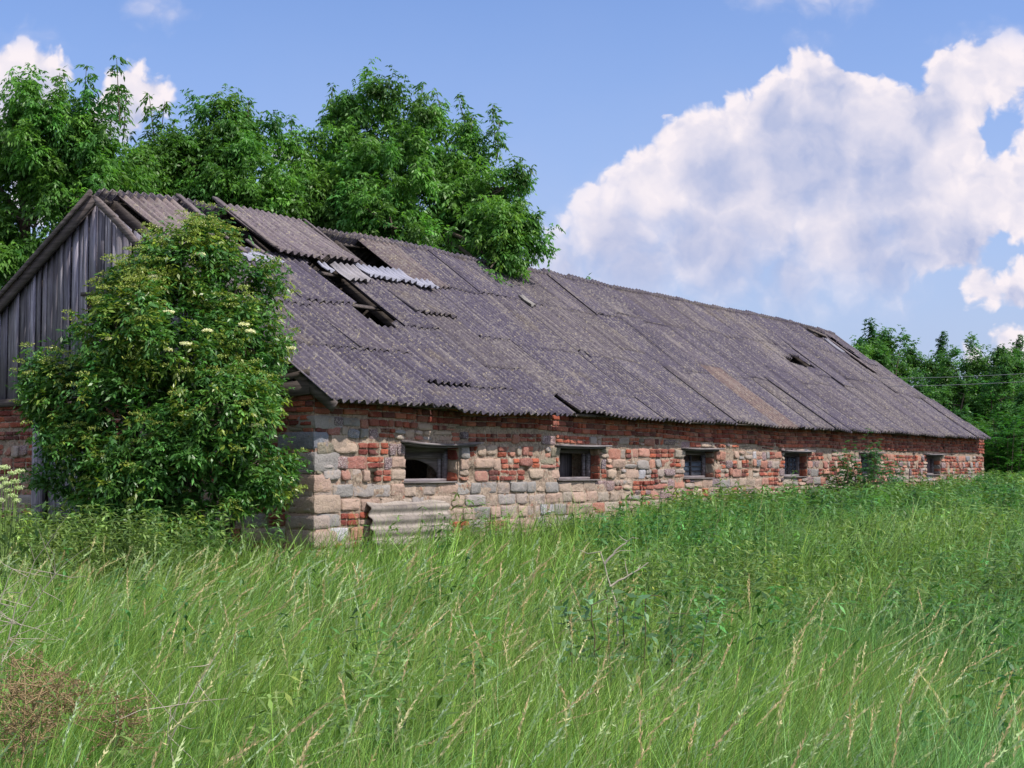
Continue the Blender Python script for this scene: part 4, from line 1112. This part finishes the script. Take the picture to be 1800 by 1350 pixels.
def meadow():
    mb = MB()
    for (n, d0, d1, a0, a1) in ((122000, 3.0, 9.5, -.50, .54), (108000, 9., 23, -.48, .56), (46000, 22, 46, .0, .48), (9000, 20, 45, -.6, -.34)):
        x, y, fan, th, tint, tw = tufts(n, 16, d0, d1, a0, a1, .85 if d0 < 5 else 1.)
        m = len(x); nz = pnoise(x, y, .55); nz2 = pnoise(x, y, 1.6, 4.); wz = weedy(x, y)
        h = (.60+.16*nz+.10*nz2)*rng.uniform(.55, 1.2, m)*th*(1+.08*wz)*(1+.24*np.clip((y-11)/4, 0, 1)*np.clip((24-y)/4, 0, 1)); sc_ = np.clip(y/9., .75, 3.2)
        w = .0078*sc_*rng.uniform(.6, 1.5, m)
        wind = np.stack([.38+.40*nz2+rng.normal(0, .16, m), .05+rng.normal(0, .16, m)], -1)+fan*.34+tw
        col = greens(m, (.165, .300, .055), .24, .0)*np.exp(1.4*tint)[:, None]
        yel = np.clip(.5+1.4*pnoise(x, y, .38, 7.), 0, 1)[:, None]; col = col*(1-yel*.6)+greens(m, (.25, .36, .075), .24)*np.exp(1.4*tint)[:, None]*yel*.6
        a = (x/y*2650+900); blue = .8*(np.clip((a-1100)/500, 0, 1)*np.clip(.6+1.5*pnoise(x, y, .5, 2.), 0, 1))[:, None]*.65
        col = col*(1-blue)+greens(m, (.14, .33, .14), .22)*np.exp(1.4*tint)[:, None]*blue
        dry = rng.random(m) < .02; col[dry] = greens(dry.sum(), (.30, .27, .13), .2)
        blades(mb, x, y, h, w, wind, col, 3 if d0 < 20 else 2, 1.)
    o = mb.build('meadow_grass', M['grassm']); tag(o, 'long green meadow grass bent by the wind in front of the barn', 'grass', kind='stuff')
    # broad pale blades standing out of the finer grass
    bb = MB(); x, y = field_pts(15000, 3.0, 16, -.42, .42, .9); m = len(x); nz2 = pnoise(x, y, 1.6, 4.)
    pal = np.array([(.24, .43, .09), (.20, .42, .10), (.32, .46, .12), (.20, .40, .17), (.40, .42, .18)]); col = pal[rng.integers(0, 5, m)]*rng.uniform(.6, 1.1, (m, 1))
    blades(bb, x, y, rng.uniform(.45, .86, m), .0085*np.clip(y/8, .8, 2)*rng.uniform(.7, 1.3, m), np.stack([.5+.4*nz2+rng.normal(0, .4, m), rng.normal(0, .35, m)], -1), col, 4)
    o = bb.build('broad_grass', M['grassm']); tag(o, 'broad pale grass blades scattered through the meadow', 'grass', kind='stuff')
    # seed heads on stalks
    sb = MB(); x, y = field_pts(1700, 3.0, 15, -.40, .40, .9); m = len(x); nz2 = pnoise(x, y, 1.6, 4.)
    keep = (weedy(x, y) < .5); x, y, nz2 = x[keep], y[keep], nz2[keep]; m = len(x)
    h = rng.uniform(.70, .98, m); wind = np.stack([.36+.25*nz2+rng.normal(0, .24, m), rng.normal(0, .2, m)], -1)
    pal = np.array([lin(200, 214, 160), lin(186, 208, 150), lin(214, 206, 158), lin(214, 190, 150), lin(188, 208, 170)]); col = pal[rng.integers(0, 5, m)]*rng.uniform(.8, 1.1, (m, 1))
    blades(sb, x, y, h, .0028*np.clip(y/7, 1, 3), wind, col*.85, 3)
    mag = np.hypot(wind[:, 0], wind[:, 1])
    for j in range(16):
        f = .84+.16*j/15.; r = .0022*math.sin((j+1)/17*3.14)+.0008
        c = np.stack([x+wind[:, 0]*h*f**1.8, y+wind[:, 1]*h*f**1.8, ground_z(x, y)-.02+h*f*(1-.28*mag*f)], -1)
        for _ in range(2):
            d = rng.normal(0, .3, (m, 3))+np.stack([wind[:, 0]*1.6, wind[:, 1]*1.6, np.full(m, .8)], -1)
            leaves(sb, c, d, rng.normal(0, 1, (m, 3)), .018*np.clip(y/8, 1, 2), r*2*np.clip(y/8, 1, 2), col)
    o = sb.build('seed_heads', M['grassm']); tag(o, 'pale feathery seed heads standing above the meadow grass', 'grass', kind='stuff')
    # tall leafy weeds
    wb = MB(); X = []; Y = []
    x, y = field_pts(12500, 7.6, 30, .03, .46, .9); k = rng.random(len(x)) < weedy(x, y)*np.clip(.5+1.6*pnoise(x, y, .9, 21.), .08, 1); X.append(x[k]); Y.append(y[k])
    x, y = field_pts(3500, 13.2, 16.9, -.42, -.14); k = rng.random(len(x)) < weedy(x, y)*.8; X.append(x[k]); Y.append(y[k])
    x, y = field_pts(3200, 28, 46, .18, .46); X.append(x); Y.append(y)
    x, y = field_pts(1300, 5, 18, -.4, .4); k = pnoise(x, y, .9, 11.) > .15; X.append(x[k]); Y.append(y[k])
    k = 420; s_ = rng.uniform(.3, 29, k)**1.0; t_ = -rng.uniform(.12, 1.4, k); X.append(CX+US[0]*s_+UT[0]*t_); Y.append(CY+US[1]*s_+UT[1]*t_)
    x = np.concatenate(X); y = np.concatenate(Y); m = len(x); hz = pnoise(x, y, .5, 5.)
    h = (.78+.22*hz)*rng.uniform(.62, 1.22, m); h = np.where(y > 27, h*.92, h)
    a = x/y*2650+900; h = h*np.where(a < 500, 1.12, 1.)
    h = np.where((y < 12) & (a < 1000), h*.85, h)
    h[-420:] *= rng.uniform(.75, 1.22, 420)
    lean = np.stack([rng.normal(.06, .06, m), rng.normal(0, .06, m)], -1); z = ground_z(x, y)
    stemc = greens(m, (.08, .13, .045), .2); blades(wb, x, y, h, .007*np.clip(y/12, 1, 2), lean, stemc, 2, 1.)
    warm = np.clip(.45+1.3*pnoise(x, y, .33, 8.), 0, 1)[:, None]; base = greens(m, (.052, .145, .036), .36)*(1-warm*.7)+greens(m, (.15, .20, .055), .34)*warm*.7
    big = np.clip(y/14., .9, 2.)
    nn = 11
    for j in range(nn):
        f = .22+.78*j/(nn-1); c = np.stack([x+lean[:, 0]*h*f**1.8, y+lean[:, 1]*h*f**1.8, z+h*f], -1); az = rng.uniform(0, 6.28, m)
        L = (.105*(1-.55*f)+.02)*big*rng.uniform(.8, 1.2, m)
        for sg in (0, math.pi):
            d = np.stack([np.cos(az+sg), np.sin(az+sg), rng.uniform(-1.1, .35, m)], -1)
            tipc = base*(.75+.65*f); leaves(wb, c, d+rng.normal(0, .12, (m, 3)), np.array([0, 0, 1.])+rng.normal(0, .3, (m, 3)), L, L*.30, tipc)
        if j > nn-5:
            for sg in (1.57, 4.71):
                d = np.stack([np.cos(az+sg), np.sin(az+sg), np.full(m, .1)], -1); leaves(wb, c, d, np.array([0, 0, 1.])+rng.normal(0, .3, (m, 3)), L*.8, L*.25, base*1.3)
    o = wb.build('leafy_weeds', M['grassm']); tag(o, 'tall leafy nettles and weeds growing thickly before the barn', 'weeds', kind='stuff')
meadow()

# dry stalks: real individual plants standing in the grass
def branchy(name, label, cat, base, pts, r, col, tw=8, twl=.2, group=None, seedy=0, seedcol=None, leafy=None):
    """woody stalk given by pixel points at a depth, with side twigs"""
    gz = ground_z(base[0], base[1]); o = empty(name, (base[0], base[1], gz), 0, label, cat, group); off = np.array([base[0], base[1], gz])
    mb = MB(); sd_ = MB()
    for line in pts:
        P = np.array([p-off for p in line]); n = 10; tt = np.linspace(0, len(P)-1, n); Q = np.stack([np.interp(tt, np.arange(len(P)), P[:, k]) for k in range(3)], -1)+rng.normal(0, .003, (n, 3))
        mb.tube(Q, np.linspace(r, r*.35, n), col+(1,), 5)
        for _ in range(tw):
            i = rng.integers(2, n); d = unit(Q[min(i, n-1)]-Q[max(i-1, 0)]+rng.normal(0, .55, 3)*np.array([1, .6, .5])+np.array([.1, 0, .1]))*twl*rng.uniform(.4, 1.2)
            mb.tube(np.array([Q[i], Q[i]+d*.5+rng.normal(0, .01, 3), Q[i]+d]), [r*.4, r*.3, r*.15], col+(1,), 4)
            if seedy:
                for _k in range(seedy):
                    c = Q[i]+d*rng.uniform(.2, 1.05); k = 5
                    leaves(sd_, c+rng.normal(0, .006, (k, 3)), rng.normal(0, 1, (k, 3)), rng.normal(0, 1, (k, 3)), .011, .006, np.array(seedcol)[None]*rng.uniform(.6, 1.2, (k, 1)))
        if leafy:
            for i in range(2, n):
                k = 7; leaves(sd_, Q[i]+rng.normal(0, .02, (k, 3)), rng.normal(0, 1, (k, 3))*np.array([1, 1, .5]), rng.normal(0, .4, (k, 3))+np.array([0, 0, 1.]), .075, .028, greens(k, leafy, .2))
    mb.build('stem', M['dry'], o, smooth=True)
    if seedy or leafy: sd_.build('seed_cluster' if seedy else 'foliage', M['grassm'], o)
    return o
GREYW = lin(176, 166, 150); 
b0 = at(1090, 821, 9.2)
branchy('dead_branch', 'bare pale forked stick rising from the grass in front of the second window', 'dead branch', (b0[0], b0[1]),
        [[np.array([b0[0], b0[1], 0.]), at(1085, 1070, 9.2), at(1055, 970, 9.2)], [at(1072, 1030, 9.2), at(1110, 1010, 9.2), at(1140, 988, 9.2)], [at(1062, 990, 9.2), at(1085, 965, 9.2), at(1108, 948, 9.2)]], .008, GREYW, 3, .14)
DOCK = lin(150, 128, 96)
DG = 'brown dock plants at the lower left'
for i, (px, py, D, lab) in enumerate([(20, 1160, 5.6, 'brown dried dock plant at the far left of the lower left corner'), (60, 1175, 5.3, 'brown dried dock plant with the widest seed cluster near the lower left corner'), (105, 1190, 5.5, 'brown dried dock plant standing between the pale twigs and the grass'),
                                 (205, 1235, 5.2, 'small brown dock plant farthest from the lower left corner'), (45, 1235, 4.8, 'lowest brown dock plant near the bottom edge of the photo')]):
    b = at(px-15, 821, D); branchy('dock_plant', lab, 'dock plant', (b[0], b[1]), [[np.array([b[0], b[1], 0.]), at(px-6, (py+1350)/2+40, D), at(px, py, D)], [at(px-8, py+90, D), at(px+18, py+25, D)]], .005, DOCK, 22, .15, DG, 5, DOCK)
TWG = 'pale dry twiggy stalks at the left edge'
for i, (x0, y0, x1, y1, D, lab) in enumerate([(5, 1150, 60, 985, 7.2, 'tallest pale dry twiggy stalk at the left edge of the meadow'), (-10, 1190, 95, 1010, 7., 'pale dry twiggy stalk leaning right beside the tallest one'), (-10, 1120, 20, 1000, 7.4, 'pale dry twiggy stalk half cut by the left edge'),
                              (280, 1345, 390, 1130, 5.4, 'long pale stalk slanting right near the bottom left of the meadow'), (305, 1345, 300, 1240, 5.2, 'short upright pale stalk beside the long slanting one')]):
    b = at(x0-10, 821, D); branchy('dry_stalk', lab, 'dry stalk', (b[0], b[1]), [[np.array([b[0], b[1], 0.]), at(x0, y0, D), at((x0+x1)/2-6, (y0+y1)/2, D), at(x1, y1, D)]], .0045, lin(170, 160, 146), 16 if D > 6 else 5, .26, TWG)
SG = 'dark-stemmed thistles in the middle of the meadow'
for i, (x0, y0, x1, y1, D, lab) in enumerate([(1005, 1160, 1000, 1075, 7.6, 'dark-stemmed thistle farthest left in the clump'), (1048, 1190, 1040, 1062, 7.4, 'dark-stemmed thistle just left of the dead forked stick'), (1075, 1200, 1066, 1050, 7.8, 'dark-stemmed thistle directly behind the dead forked stick'),
                              (1100, 1170, 1092, 1060, 7.9, 'dark-stemmed thistle just right of the dead forked stick'), (1136, 1210, 1134, 1050, 7.4, 'tallest dark-stemmed thistle in the middle of the clump'), (1182, 1160, 1176, 1078, 7.6, 'dark-stemmed thistle right of the tallest one'), (1230, 1180, 1246, 1058, 7.2, 'dark-stemmed thistle farthest right, with drooping top')]):
    b = at(x0, 821, D); branchy('thistle', lab, 'thistle', (b[0], b[1]), [[np.array([b[0], b[1], 0.]), at(x0, y0, D), at(x1, y1, D)]], .006, lin(104, 92, 70), 6, .10, SG, 0, None, (.14, .26, .12))

# overhead wires far right, strung between poles out of frame and behind the barn
def wires():
    for i, (yl, yr, lab) in enumerate([(659, 641, 'upper thin overhead wire crossing in front of the wood'), (673, 655, 'lower thin overhead wire crossing in front of the wood')]):
        a = at(1380, yl+3, 44.); b = at(2100, yr-8, 30.); k = np.linspace(0, 1, 24)[:, None]; P = a+(b-a)*k-np.array([0, 0, .35])*4*k*(1-k)*.5
        mb = MB(); mb.tube(P, .006, (1, 1, 1, 1), 5); o = mb.build('overhead_wire', M['wire'], smooth=True); tag(o, lab, 'wire', 'overhead wires')
wires()
